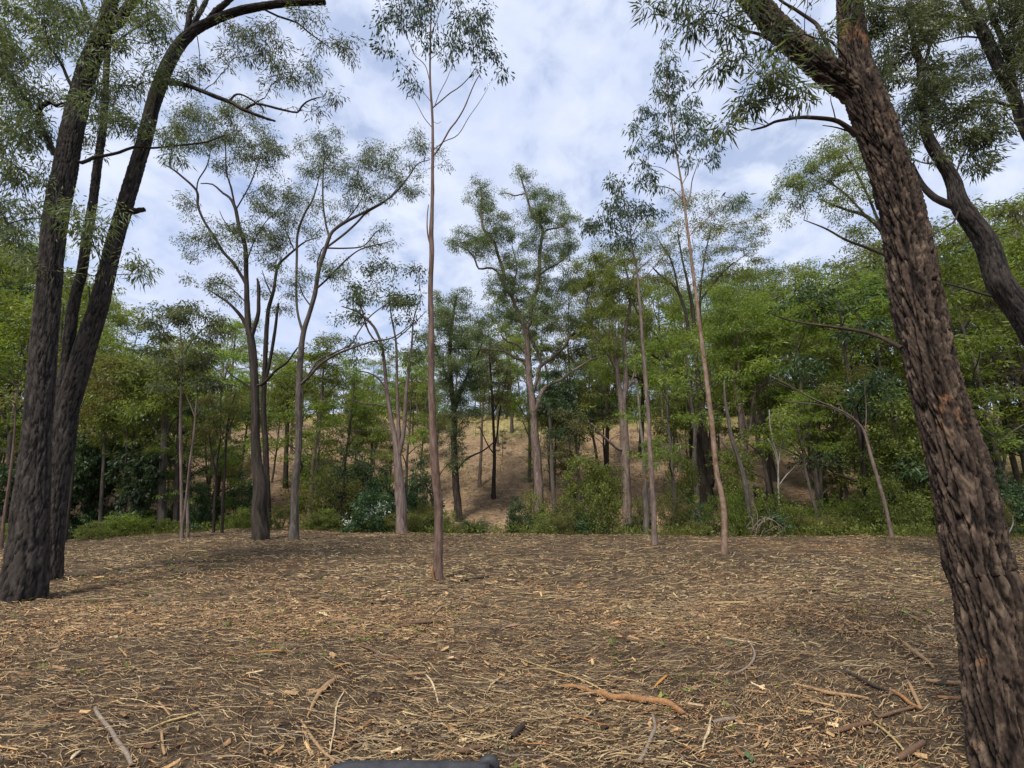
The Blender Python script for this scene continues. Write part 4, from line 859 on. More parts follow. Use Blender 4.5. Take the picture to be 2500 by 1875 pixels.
mid('gum_tree', 'massive dark multi-stemmed trunk with a broad domed crown, behind the leaning orange sapling', [
    [(1722, 1238, 46), (1712, 1180, 42), (1700, 1110, 34), (1692, 1050, 22), (1684, 979, 18), (1680, 924, 12), (1651, 906, 11), (1625, 885, 10), (1601, 870, 9), (1580, 855, 8), (1561, 845, 6), (1530, 800, 4)],
    [(1728, 1180, 34), (1722, 1100, 26), (1716, 1040, 20), (1713, 995, 18), (1706, 940, 14), (1700, 880, 12), (1695, 800, 11), (1689, 744, 10), (1677, 682, 7), (1665, 630, 5), (1655, 570, 3)],
    [(1690, 1060, 16), (1672, 1010, 14), (1660, 980, 13), (1648, 930, 11), (1630, 870, 9), (1612, 834, 8), (1590, 805, 7), (1568, 783, 6), (1545, 740, 4)], [(1697, 900, 10), (1685, 830, 10), (1673, 762, 9), (1655, 711, 8), (1635, 690, 7), (1619, 679, 6), (1595, 655, 4)],
    [(1735, 1150, 26), (1738, 1080, 20), (1740, 1000, 16), (1730, 920, 12), (1715, 840, 11), (1708, 744, 8), (1724, 715, 7), (1756, 675, 6), (1792, 640, 4)], [(1640, 975, 9), (1626, 957, 8), (1600, 940, 7), (1576, 928, 6), (1536, 917, 4), (1500, 905, 3)], [(1709, 750, 6), (1712, 690, 5), (1722, 620, 4), (1735, 560, 3)], [(1660, 715, 6), (1640, 640, 5), (1610, 590, 3)]],
    [(1659, 487, 36, 18), (1688, 498, 32, 20), (1731, 483, 26, 12), (1771, 509, 44, 20), (1829, 519, 34, 20), (1829, 566, 42, 24), (1756, 552, 52, 28), (1702, 563, 42, 24), (1630, 552, 42, 24), (1576, 552, 26, 20), (1594, 603, 50, 28), (1648, 617, 52, 28), (1731, 617, 52, 28), (1811, 603, 42, 24),
     (1780, 660, 44, 20), (1560, 650, 36, 20), (1620, 680, 40, 18), (1700, 680, 36, 18), (1750, 720, 36, 16), (1850, 640, 28, 16)], 'bark_dark', 'leaf_mid', 27, beyond=20, cr=.42, nleaf=34, L=.15, W=.040, dens=.72, k=16, flat=.5, thick=1.05)
mid('gum_tree', 'pale pink trunk with twisted bleached limbs, beside the tangle of dead roots', [
    [(1839, 1310, 27), (1836, 1260, 22), (1829, 1185, 21), (1818, 1101, 18), (1808, 1016, 15), (1797, 962, 13), (1790, 900, 8), (1792, 850, 6), (1785, 800, 4)], [(1826, 1090, 10), (1832, 1040, 8), (1837, 995, 8), (1845, 950, 7), (1845, 924, 6), (1860, 890, 5), (1880, 860, 3)],
    [(1812, 1040, 9), (1806, 960, 8), (1802, 880, 7), (1803, 827, 6), (1818, 806, 6), (1835, 801, 5), (1870, 785, 3)], [(1820, 1110, 7), (1826, 1060, 6), (1812, 1000, 5), (1805, 950, 4)], [(1843, 960, 4), (1870, 930, 4), (1900, 920, 2)]],
    [(1800, 760, 50, 30), (1850, 800, 44, 28), (1760, 800, 36, 28), (1830, 860, 36, 24), (1760, 870, 36, 26), (1800, 920, 44, 24), (1860, 740, 36, 26), (1770, 720, 36, 24), (1850, 900, 34, 24)], 'bark_pink', 'leaf_bright', 28, k=14)
mid('gum_tree', 'pale leaning dead stem crossing behind the pale pink trunk', [
    [(1822, 1200, 13), (1812, 1150, 12), (1800, 1110, 11), (1786, 1070, 10), (1778, 1020, 9), (1770, 974, 7), (1768, 930, 3)], [(1800, 1112, 5), (1770, 1090, 4), (1755, 1060, 3)]], [], 'bark_grey', 'leaf_mid', 29, Y=19)
mid('gum_tree', 'slender trunk leaning left and arching over into bare drooping boughs', [
    [(2177, 1310, 12), (2168, 1265, 10), (2154, 1206, 10), (2129, 1122, 9), (2112, 1059, 8), (2091, 1029, 7), (2064, 1008, 6), (2036, 995, 5), (2000, 980, 4), (1969, 966, 4), (1925, 940, 3), (1884, 919, 2)], [(2100, 1040, 5), (2060, 1010, 4), (2010, 990, 3), (1975, 985, 3), (1920, 980, 2)],
    [(2112, 1060, 4), (2115, 1000, 3), (2108, 930, 2), (2100, 880, 1.4)], [(2060, 1008, 4), (2040, 970, 3), (2000, 950, 2)]], [(2100, 900, 22, 24), (2030, 955, 26, 10)], 'bark_pink', 'leaf_olive', 30, bare=(0, 1), dens=.4)
mid('sapling_tree', 'small whitish forked sapling standing over the bright green fern hollow', [
    [(1902, 1228, 5.5), (1900, 1180, 5), (1899, 1122, 4), (1888, 1080, 3.4), (1880, 1040, 2.6), (1878, 1000, 2)], [(1901, 1185, 3), (1920, 1160, 3), (1940, 1140, 2)], [(1900, 1140, 3), (1890, 1100, 2.6), (1874, 1070, 2)], [(1900, 1150, 2.6), (1905, 1100, 2.2), (1912, 1040, 1.6)]], [(1885, 1010, 30, 20), (1910, 1050, 26, 14)], 'bark_pale', 'leaf_mid', 31, Y=19.5, twig='twig_pale', dens=.4)
b = gb(447, 1312)
mid('gum_tree', 'clump of three thin orange brown stems under a rounded dark crown', [
    [(444, 1314, 10), (443, 1206, 8), (441, 1080, 8), (441, 995, 7), (443, 900, 6), (443, 848, 5), (440, 800, 3)], [(458, 1312, 9), (458, 1206, 7), (462, 1150, 7), (468, 1101, 6), (474, 1050, 6), (477, 1016, 5), (482, 960, 4), (490, 900, 3)], [(450, 1300, 8), (452, 1240, 6), (458, 1180, 5), (464, 1120, 4)],
    [(477, 1020, 4), (465, 990, 3), (452, 960, 3)], [(478, 1015, 4), (495, 990, 3), (500, 970, 2)], [(443, 900, 4), (420, 850, 4), (400, 810, 3), (385, 790, 2)], [(443, 880, 4), (470, 830, 4), (500, 800, 3), (520, 790, 2)]],
    [(400, 768, 34, 22), (440, 748, 44, 18), (480, 760, 36, 20), (520, 795, 32, 20), (370, 800, 28, 16), (450, 790, 44, 20), (400, 830, 34, 14), (510, 830, 34, 14), (540, 815, 22, 14), (470, 850, 30, 14), (430, 890, 60, 16), (500, 880, 40, 16), (380, 860, 36, 16), (470, 930, 60, 16), (400, 950, 40, 16), (520, 950, 30, 20)],
    'bark_pink', 'leaf_grey', 32, dens=.7, flat=.5, thick=1.1)
for (ps, lab, sd_) in (([(160, 1323, 8), (173, 1206, 7), (184, 1080, 5.5), (188, 1016, 4.5), (190, 930, 3), (188, 860, 2)], 'lone thin dark sapling just right of the left pair of big trunks', 33),
                   ([(511, 1293, 6), (508, 1206, 5), (502, 1101, 4), (505, 1040, 3), (510, 980, 2)], 'thinnest of the dark saplings, first right of the orange brown stem clump', 34),
                   ([(521, 1301, 8), (524, 1230, 7), (527, 1164, 6), (520, 1120, 4.5), (513, 1080, 4), (508, 1020, 2.5)], 'dark sapling forking into a V at waist height of the shrubs', 35),
                   ([(542, 1302, 8), (545, 1200, 7), (549, 1164, 6), (553, 1059, 5), (560, 1010, 4), (575, 960, 2.5)], 'dark sapling with sunlit bark, nearest the dark forked trunk', 36)):
    ls = [ps]
    if sd_ == 35: ls.append([(527, 1164, 5), (533, 1110, 4), (538, 1071, 3.4), (540, 1000, 2)])
    ls.append([(ps[3][0], ps[3][1], 2.6), (ps[3][0] + 18, ps[3][1] - 40, 2), (ps[3][0] + 30, ps[3][1] - 70, 1.2)])
    ls.append([(ps[2][0], ps[2][1], 2.4), (ps[2][0] - 16, ps[2][1] - 30, 2), (ps[2][0] - 26, ps[2][1] - 66, 1.2)])
    px, py = ps[-1][:2]
    mid('sapling_tree', lab, ls, [(px, py, 26, 20), (px + 16, py + 40, 22, 14), (px - 16, py + 50, 20, 14)], 'bark_dark', 'leaf_olive', sd_, dens=.4, k=8)
mid('sapling_tree', 'thin reddish leaning sapling half hidden behind the thick left trunk', [[(3, 1340, 11), (10, 1260, 9), (25, 1164, 8), (35, 1060, 6), (38, 960, 4)]], [(30, 960, 30, 30)], 'bark_red', 'leaf_olive', 37, dens=.4, k=8)
mid('gum_tree', 'slim red trunk leaning right between the grey brown tree and the slope', [
    [(754, 1295, 13), (762, 1164, 10), (769, 1101, 9), (776, 1050, 9), (781, 1016, 8), (786, 970, 7), (790, 900, 5), (800, 850, 3)], [(786, 980, 4), (810, 950, 3), (835, 930, 2)], [(782, 1015, 4), (765, 980, 3), (755, 950, 2)]],
    [(790, 880, 36, 22), (760, 930, 30, 20), (820, 920, 28, 18), (800, 830, 30, 18)], 'bark_pink', 'leaf_mid', 38, dens=.6)
for (px, wd, top, lab, sd_, bk) in ((249, 12, 1020, 'pale slim trunk standing in front of the dark creepers', 40, 'bark_grey'), (303, 9, 1040, 'thin straight trunk amid the dark creepers, right of the pale slim one', 41, 'bark_grey'),
                                    (395, 26, 1000, 'stout old trunk smothered by creeper with spreading bare boughs', 42, 'bark_grey'), (430, 17, 980, 'dark trunk directly behind the orange brown stem clump', 43, 'bark_dark')):
    ls = [[(px - (5 if px < 280 else 0), 1288, wd), (px, 1200, wd * .85), (px + 6, 1100, wd * .75), (px + 8, top, wd * .6), (px + 10, top - 80, wd * .35)]]
    if px == 395: ls += [[(403, 1080, 9), (385, 1060, 6), (362, 1015, 5), (350, 980, 3)], [(403, 1070, 9), (420, 1030, 6), (450, 1005, 4)], [(400, 1120, 5), (360, 1108, 4), (320, 1095, 3)]]
    mid('gum_tree', lab, ls, [(px, top - 60, 60, 34), (px + 30, top - 120, 54, 30), (px - 20, top - 10, 44, 24)], bk, 'leaf_mid' if px > 300 else 'leaf_olive', sd_, dens=.8, k=9, Y=19.5)
for (px, py, wd, top, lab, sd_) in ((903, 1262, 8, 1040, 'thin grey sapling rising out of the white flowering shrub', 44), (1352, 1250, 6, 1000, 'dark slender stem on the slope behind the slim straight trunk', 45), (697, 1190, 14, 930, 'dark trunk on the slope between the two front left trees', 46),
                                    (1640, 1250, 5, 1020, 'twiggy dark stem before the massive multi-stemmed tree', 47), (1480, 1150, 12, 900, 'short dark trunk high on the green part of the slope', 48), (1990, 1120, 20, 820, 'dark trunk leaning left in the shaded wood right of the pale pink tree', 49),
                                    (2050, 1130, 14, 860, 'second dark leaning trunk in the shaded wood', 50), (1565, 1115, 14, 890, 'straight brown trunk beyond the thin pink pole trunk', 51)):
    ln = -30 if px in (1990, 2050) else 4
    mid('gum_tree', lab, [[(px, py, wd), (px + ln * .5, py - 80, wd * .85), (px + ln, (py + top) / 2 - 20, wd * .75), (px + ln * 1.4, top, wd * .5)], [(px + ln, (py + top) / 2 - 20, wd * .4), (px + 28, top + 10, wd * .3), (px + 40, top - 20, wd * .2)]],
        [(px + ln, top, 36, 22), (px + 20, top + 30, 30, 18), (px - 22, top + 20, 28, 18), (px, top - 36, 30, 16)], 'bark_dark' if wd > 9 else 'bark_grey', 'leaf_mid', sd_, beyond=19 if py > 1240 else 24, dens=.6, k=8)

# ------------------------------------------------------------------ woods on the slope
K = [gum_kind(201, 15, 'bark_grey', 'leaf_mid'), gum_kind(202, 15, 'bark_dark', 'leaf_olive', low=.42), gum_kind(203, 16, 'bark_grey', 'leaf_bright', low=.45, spreadf=.17),
     gum_kind(204, 15, 'bark_pale', 'leaf_mid', low=.55, spreadf=.24), gum_kind(205, 16, 'bark_pink', 'leaf_grey', low=.5), gum_kind(206, 14, 'bark_dark', 'leaf_dry', low=.35, clumps=80, nl=26),
     gum_kind(207, 13, 'bark_grey', 'leaf_mid', low=.2, spreadf=.22, clumps=130), gum_kind(208, 13, 'bark_dark', 'leaf_dark', low=.15, spreadf=.2, clumps=130), gum_kind(209, 14, 'bark_grey', 'leaf_bright', low=.25, spreadf=.2, clumps=110)]
KN = ['spreading mid green gum', 'dark stemmed olive gum', 'bright green gum', 'pale flat topped gum', 'pinkish grey green gum', 'sparse brownish gum', 'bushy mid green tree', 'dense dark green tree', 'bushy light green tree']
LM = [(20, 'the thick left trunk'), (165, 'the lone thin sapling'), (250, 'the pale slim trunk'), (345, 'the creeper curtain'), (447, 'the orange brown stems'), (530, 'the thin dark saplings'), (634, 'the dark forked trunk'), (717, 'the grey brown trunk'), (760, 'the slim red trunk'),
      (850, 'the white flowers'), (980, 'the multi-stemmed trunk'), (1065, 'the central sapling'), (1120, 'the creeper wrapped trunk'), (1205, 'the lone black trunk'), (1317, 'the tall branching tree'), (1430, 'the tall middle bush'), (1532, 'the reddish forked trunk'), (1595, 'the thin pink pole'),
      (1660, 'the feathery bush'), (1720, 'the massive dark tree'), (1765, 'the leaning orange trunk'), (1835, 'the pale pink trunk'), (1900, 'the whitish sapling'), (2000, 'the fern hollow'), (2100, 'the arching slender trunk'), (2200, 'the tall dense bush'), (2330, 'the ridged trunk'), (2450, 'the dark thicket')]
def beside(px, far=True):
    if px < -20: return 'off past the thick left trunk'
    if px > 2520: return 'off past the ridged trunk'
    k = min(LM, key=lambda q: abs(q[0] - px)); d_ = px - k[0]
    return ('behind ' if abs(d_) < 22 else 'left of ' if d_ < 0 else 'right of ') + k[1]
seen_labels = {}
SKX = [-600, -200, 0, 200, 330, 440, 560, 700, 850, 1000, 1100, 1250, 1400, 1500, 1700, 1850, 1950, 2100, 2300, 2500, 2700, 3100]
SKY = [480, 480, 580, 720, 830, 810, 770, 835, 855, 840, 740, 730, 640, 650, 650, 670, 620, 650, 580, 520, 470, 450]
rb = np.random.default_rng(31)
def to_px(x, y, z):
    d = np.array([x, y, z - EYE]); dep = d[1] * CP + d[2] * SP; upc = -d[1] * SP + d[2] * CP
    return 1250 + FOC * d[0] / dep, 937.5 - FOC * upc / dep
placed = []
def wood(n, y0, y1, kinds, jit, group, where, gap, avoid=True, hmax=24, hmin=6, pxr=(-150, 2650), edge=1.5, loose=.85):
    c = 0; tries = 0
    while c < n and tries < n * 30:
        tries += 1
        Y = rb.uniform(y0, y1); px = rb.uniform(*pxr); x = (px - 1250) / FOC * Y * 1.0
        gz_ = float(ground_h(x, Y)); bx, by = to_px(x, Y, gz_)
        if edge_d(np.array(x), np.array(Y)) < edge: continue
        if avoid and (560 < bx < 780 or 1060 < bx < 1290 or 1380 < bx < 1640) and Y < 46 and rb.random() < loose: continue
        if Y < 30 and any(abs(bx - q) < 42 for q in (1720, 1205, 980, 1317, 1532, 1110, 1839)): continue
        if any((x - a) ** 2 + (Y - b_) ** 2 < gap ** 2 for a, b_ in placed): continue
        ty = np.interp(bx, SKX, SKY) + jit[0] + (jit[1] - jit[0]) * rb.random() ** 1.3
        d = ray(bx, ty); topz = EYE + d[2] * Y / d[1]; H = np.clip(topz - gz_, hmin, hmax)
        j = kinds[rb.integers(len(kinds))]; kd = K[j]; s = H / (kd['H'] * 1.0)
        placed.append((x, Y)); c += 1
        place_kind(kd, 'wood_tree', x, Y, s, rb.uniform(0, 6.28), f"{'tall ' if H > 11 else 'short ' if H < 6.5 else ''}{KN[j]} {where}, {beside(bx)}", 'tree', 'trees of the wood beyond the clearing', sx=s * rb.uniform(.9, 1.15) if s < 1 else s * .95, tilt=rb.normal(0, .03))
wood(31, 20, 30, [6, 7, 8, 0, 2], (60, 330), 'a', 'in the left wood', 1.9, pxr=(-250, 560), hmin=5)
wood(31, 19.5, 30, [6, 7, 8, 2, 5], (40, 330), 'a', 'in the right wood', 1.9, pxr=(1800, 2750), hmin=5)
wood(12, 20, 34, [6, 8, 0, 5], (130, 300), 'a', 'at the slope foot', 2.6, pxr=(780, 1900), hmin=5)
wood(62, 30, 46, [0, 2, 8, 3, 4, 5, 6], (0, 240), 'b', 'up the slope', 2.3, pxr=(-250, 2750), hmin=8, loose=.6)
wood(66, 46, 76, [0, 1, 2, 3, 4], (0, 120), 'c', 'on the far ridge', 3.0, pxr=(-300, 2800), hmin=7)
wood(50, 24, 50, [6, 7, 8, 5], (230, 420), 'u', 'low on the slope', 2.0, hmax=7, hmin=2.6, loose=.75)
wood(92, 52, 74, [6, 7, 8, 6, 1], (60, 240), 'v', 'low on the far ridge', 1.7, hmax=12, hmin=5, pxr=(300, 2100))
wood(9, 20, 50, [0, 2, 6, 7, 8], (0, 200), 'd', 'at the wood end', 3.2, pxr=(-900, -260), hmin=7)
wood(9, 20, 50, [0, 2, 6, 7, 8], (0, 200), 'd', 'at the wood end', 3.2, pxr=(2750, 3400), hmin=7)
print('wood trees', len(placed))

# ------------------------------------------------------------------ shrubs
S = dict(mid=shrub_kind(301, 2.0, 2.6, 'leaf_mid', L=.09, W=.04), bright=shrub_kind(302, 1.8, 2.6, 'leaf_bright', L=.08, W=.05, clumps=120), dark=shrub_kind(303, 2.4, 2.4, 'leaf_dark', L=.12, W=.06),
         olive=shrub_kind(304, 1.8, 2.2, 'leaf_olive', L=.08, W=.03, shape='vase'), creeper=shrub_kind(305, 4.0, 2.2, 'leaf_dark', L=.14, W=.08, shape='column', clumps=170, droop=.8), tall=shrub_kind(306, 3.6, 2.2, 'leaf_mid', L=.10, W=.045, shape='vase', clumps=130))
def shrub(kind, px, top, wpx, label, group=None, Y=19, by=1308, cat='shrub', name='shrub'):
    x = (px - 1250) / FOC * Y * .98 ; z0 = float(ground_h(x, Y)); kd = S[kind]
    d = ray(px, top); topz = EYE + d[2] * Y / d[1]; x = d[0] * Y / d[1]; z0 = float(ground_h(x, Y)); h = max(.4, topz - z0)
    wd = wpx * Y / FOC
    return place_kind(kd, name, x, Y, h / (kd['H'] * 1.06), rb.uniform(0, 6.28), label, cat, group, sx=wd / kd['W'])
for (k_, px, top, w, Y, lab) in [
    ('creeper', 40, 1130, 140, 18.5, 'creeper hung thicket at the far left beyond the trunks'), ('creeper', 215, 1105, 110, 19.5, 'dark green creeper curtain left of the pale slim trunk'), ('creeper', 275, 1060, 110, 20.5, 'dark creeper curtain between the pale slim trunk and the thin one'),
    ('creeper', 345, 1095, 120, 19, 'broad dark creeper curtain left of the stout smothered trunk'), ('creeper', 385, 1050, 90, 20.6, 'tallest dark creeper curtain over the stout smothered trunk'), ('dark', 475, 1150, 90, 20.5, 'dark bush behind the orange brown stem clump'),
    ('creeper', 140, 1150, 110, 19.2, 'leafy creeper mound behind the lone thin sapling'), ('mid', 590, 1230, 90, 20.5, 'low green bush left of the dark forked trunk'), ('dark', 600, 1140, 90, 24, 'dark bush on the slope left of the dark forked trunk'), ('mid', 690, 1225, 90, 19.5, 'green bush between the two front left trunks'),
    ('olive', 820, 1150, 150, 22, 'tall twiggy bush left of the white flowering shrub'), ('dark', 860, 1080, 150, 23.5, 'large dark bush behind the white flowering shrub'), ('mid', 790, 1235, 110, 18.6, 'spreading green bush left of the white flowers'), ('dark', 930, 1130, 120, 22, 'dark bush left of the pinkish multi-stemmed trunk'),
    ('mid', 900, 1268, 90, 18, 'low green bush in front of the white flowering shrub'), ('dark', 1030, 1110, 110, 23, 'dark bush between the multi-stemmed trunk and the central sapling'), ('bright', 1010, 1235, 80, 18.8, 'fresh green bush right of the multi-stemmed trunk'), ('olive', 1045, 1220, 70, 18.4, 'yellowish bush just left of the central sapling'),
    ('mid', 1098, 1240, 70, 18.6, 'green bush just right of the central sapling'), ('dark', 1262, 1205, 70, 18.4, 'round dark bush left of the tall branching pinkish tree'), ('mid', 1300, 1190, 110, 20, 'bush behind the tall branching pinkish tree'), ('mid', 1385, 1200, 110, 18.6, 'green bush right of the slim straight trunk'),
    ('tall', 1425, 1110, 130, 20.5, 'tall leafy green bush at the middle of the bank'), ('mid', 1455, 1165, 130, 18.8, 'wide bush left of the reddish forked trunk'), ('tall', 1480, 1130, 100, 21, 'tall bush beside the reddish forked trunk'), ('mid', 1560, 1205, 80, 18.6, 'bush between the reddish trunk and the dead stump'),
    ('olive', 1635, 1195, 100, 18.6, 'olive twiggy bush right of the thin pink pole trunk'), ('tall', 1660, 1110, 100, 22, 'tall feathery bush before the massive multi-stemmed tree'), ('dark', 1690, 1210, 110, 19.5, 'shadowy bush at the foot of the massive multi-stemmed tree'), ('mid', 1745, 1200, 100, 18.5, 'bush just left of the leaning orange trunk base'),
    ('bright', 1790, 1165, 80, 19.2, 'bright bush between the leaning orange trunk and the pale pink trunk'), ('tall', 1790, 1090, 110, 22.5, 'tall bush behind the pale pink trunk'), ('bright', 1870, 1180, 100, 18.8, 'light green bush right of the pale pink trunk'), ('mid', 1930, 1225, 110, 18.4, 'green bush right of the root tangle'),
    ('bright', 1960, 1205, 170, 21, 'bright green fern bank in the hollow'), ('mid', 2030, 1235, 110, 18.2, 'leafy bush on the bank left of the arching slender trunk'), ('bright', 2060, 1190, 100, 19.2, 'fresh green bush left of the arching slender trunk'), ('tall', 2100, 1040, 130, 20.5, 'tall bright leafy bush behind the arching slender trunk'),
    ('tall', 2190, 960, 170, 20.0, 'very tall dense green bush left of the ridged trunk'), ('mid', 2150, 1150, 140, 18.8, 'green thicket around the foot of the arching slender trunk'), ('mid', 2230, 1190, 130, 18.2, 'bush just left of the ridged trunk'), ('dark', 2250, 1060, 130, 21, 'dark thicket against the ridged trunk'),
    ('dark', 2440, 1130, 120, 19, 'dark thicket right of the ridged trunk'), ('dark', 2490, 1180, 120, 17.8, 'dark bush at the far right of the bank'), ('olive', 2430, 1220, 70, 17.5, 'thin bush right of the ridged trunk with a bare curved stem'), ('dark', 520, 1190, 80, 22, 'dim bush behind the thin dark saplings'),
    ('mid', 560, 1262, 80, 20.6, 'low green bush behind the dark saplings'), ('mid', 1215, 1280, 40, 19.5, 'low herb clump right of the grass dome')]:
    shrub(k_, px, top, w, lab, Y=Y)
for i in range(44):                                   # low growth between the named bushes
    px = rb.uniform(-120, 2620)
    if 1095 < px < 1245: continue
    x0 = (px - 1250) / FOC * 18; e = float(np.interp(x0, EX, EY))
    shrub(['mid', 'olive', 'bright', 'mid', 'dark'][i % 5], px, rb.uniform(1240, 1285), rb.uniform(60, 110), f"low {['green', 'olive', 'fresh green', 'spreading green', 'dark'][i % 5]} bush on the clearing edge, {beside(px)}", 'low bushes along the clearing edge', Y=e + rb.uniform(1.0, 2.6))
# ground cover of leaves in the gully
r = np.random.default_rng(90); n = 9000; x = r.uniform(-24, 24, n); y = np.interp(x, EX, EY) + r.uniform(.5, 7.5, n) ** 1.0
kp = (fbm(x * .4, y * .4, 95, 3) > .42) & ~((x > -2.2) & (x < -.1) & (y > 18.2)); x, y = x[kp], y[kp]
c = np.stack([x, y, ground_h(x, y) + .08 + r.random(len(x)) * .25], -1)
v, F, A = leaf_mesh(c, np.tile([0, 0, 1.0], (len(c), 1)), 6, .16, .12, .04, r, -.1, .7)
tag(mesh_obj('ground_cover', v, F, M['leaf_mid'], None, False, A), 'tangled low weeds and ferns filling the gully edge', 'undergrowth', kind='stuff')

# leafy trees that stand out bright in the wood
for px, Y, top, j, sx_, lab in ((760, 27, 850, 8, 1.35, 'lush bright green tree right of the slim red trunk'), (850, 30, 880, 2, 1.1, 'bright green tree behind the white flowering shrub'), (225, 24, 860, 8, 1.2, 'bright yellow green tree above the dark creeper curtain'), (300, 27, 830, 8, 1.2, 'yellow green tree behind the stout smothered trunk'),
                              (560, 26, 850, 8, 1.2, 'bright green tree left of the dark forked trunk'), (1660, 26, 800, 2, 1.3, 'bright green tree left of the leaning orange trunk'), (1920, 23, 760, 8, 1.3, 'bright green tree behind the whitish sapling'), (2050, 24, 700, 8, 1.3, 'tall yellow green tree behind the arching slender trunk'),
                              (1010, 32, 860, 8, 1.0, 'light green tree left of the central sapling'), (1450, 33, 880, 2, 1.2, 'light green tree behind the tall middle bush')):
    d = ray(px, top); x = (px - 1250) / FOC * Y; x = d[0] * Y / d[1]; h = EYE + d[2] * Y / d[1] - float(ground_h(x, Y)); kd = K[j]
    place_kind(kd, 'wood_tree', x, Y, h / kd['H'], px * .37, lab, 'tree', sx=h / kd['H'] * sx_)
# scrub along the ridge and on the slope, each bush reaching the ground
for i in range(96):
    top = i < 60
    px = rb.uniform(380, 2050) if top else rb.uniform(-100, 2600); Y = rb.uniform(50, 68) if top else rb.uniform(27, 48)
    x = (px - 1250) / FOC * Y
    if not top and (600 < px < 760 or 1080 < px < 1260) and Y < 44: continue
    k_ = ['mid', 'olive', 'tall', 'mid', 'bright', 'dark'][i % 6]; kd = S[k_]; h = rb.uniform(2.6, 5.5) if top else rb.uniform(1.2, 3.2); bx, by = to_px(x, Y, float(ground_h(x, Y)))
    place_kind(kd, 'shrub', x, Y, h / kd['H'], rb.uniform(0, 6.28), f"{['mid green', 'olive', 'tall green', 'leafy green', 'bright green', 'dark'][i % 6]} scrub bush {'on the ridge' if top else 'on the slope'}, {beside(bx)}", 'shrub', 'scrub bushes on the far slope', sx=h * rb.uniform(.9, 1.5) / kd['W'])
# grass: dry tufts on the slope, green fringe where the mulch ends
r = np.random.default_rng(92); n = 6500; y = r.uniform(20, 66, n); x = r.uniform(-1.2, 1.2, n) * y; kp = (edge_d(x, y) > 3) & (fbm(x * .25, y * .25, 96, 3) > .47); x, y = x[kp], y[kp]
c = np.stack([x, y, ground_h(x, y) + .02], -1)
v, F, A = leaf_mesh(c, np.tile([0, 0, 1.0], (len(c), 1)), 7, .14, .34, .035, r, -1.3, .15)
tag(mesh_obj('dry_grass', v, F, M['dry_grass'], None, False, A), 'dry straw coloured grass tufts over the far slope', 'grass', kind='stuff')
n = 2600; x = r.uniform(-20, 22, n); e_ = np.interp(x, EX, EY); y = e_ + r.normal(.1, .9, n); kp = (fbm(x * .7, y * .7, 97, 3) > .53); x, y = x[kp], y[kp]
c = np.stack([x, y, gz(x, y) + .01], -1)
v, F, A = leaf_mesh(c, np.tile([0, 0, 1.0], (len(c), 1)), 5, .09, .16, .012, r, -.8, .15)
tag(mesh_obj('grass_fringe', v, F, M['leaf_olive'], None, False, A), 'short ragged green grass where the mulch meets the undergrowth', 'grass', kind='stuff')
# flowering shrub
sh = place_kind(dict(H=1.7, W=2.2, parts=shrub_kind(320, 1.7, 2.4, 'leaf_dark', L=.11, W=.055, clumps=130)['parts']), 'flowering_shrub', at(905, 1280, 18.4)[0], 18.4, 1, 0, 'dark shrub sprinkled with clusters of white flowers', 'shrub')
m, t, o = new_mat('white_petals'); principled(t, o, (.55, .58, .50), .6); M['petal'] = m
r = np.random.default_rng(12); cs = []
for (px, py, rx, ry, n) in ((905, 1240, 30, 12, 22), (890, 1262, 16, 12, 20), (925, 1250, 30, 18, 22), (848, 1275, 8, 18, 18), (935, 1232, 18, 8, 12)):
    for i in range(n): cs.append(at(px + r.normal(0, rx * .55), py + r.normal(0, ry * .55), 17.75 + r.random() * .5))
cs = np.array(cs) - np.array(sh.location)
v, F, A = leaf_mesh(cs, np.tile([0, 0, 1.0], (len(cs), 1)), 6, .035, .06, .035, r, .1, .8)
mesh_obj('flowers', v, F, M['petal'], sh, False, A)['kind'] = 'stuff'
# dome of grass blades
b = at(1158, 1305, 18.6); b[2] = float(ground_h(b[0], b[1])); r = np.random.default_rng(13); n = 620
gt = empty('grass_tree', b); tag(gt, 'dome of long thin arching green grass blades at the foot of the slope', 'grass tree')
a = r.random(n) * 6.283; u = np.linspace(0, 1, 6); el = r.uniform(.15, 1.5, n); Lb = r.uniform(.8, 1.15, n)
P = np.zeros((n, 6, 3)); ang = el[:, None] - u[None] ** 1.3 * r.uniform(1.0, 1.9, n)[:, None]
P[..., 0] = np.cumsum(np.cos(ang), 1) * Lb[:, None] / 6 * np.cos(a)[:, None]; P[..., 1] = np.cumsum(np.cos(ang), 1) * Lb[:, None] / 6 * np.sin(a)[:, None]
P[..., 2] = .12 + np.cumsum(np.sin(ang), 1) * Lb[:, None] / 6
v, F, A = tubes_batch(P, np.tile([.006, .006, .0055, .005, .004, .002], (n, 1)), 3); A['tint'] = ('FLOAT', np.repeat(r.random(n), 18))
mesh_obj('blades', v, F, M['blade'], gt, False, A)
v, F, A = tube(np.array([[0, 0, -.3, .12], [0, 0, 0, .11], [0, 0, .2, .06]]), 10, .08, .1, 3); mesh_obj('stem', v, F, M['bark_dark'], gt, True, A)

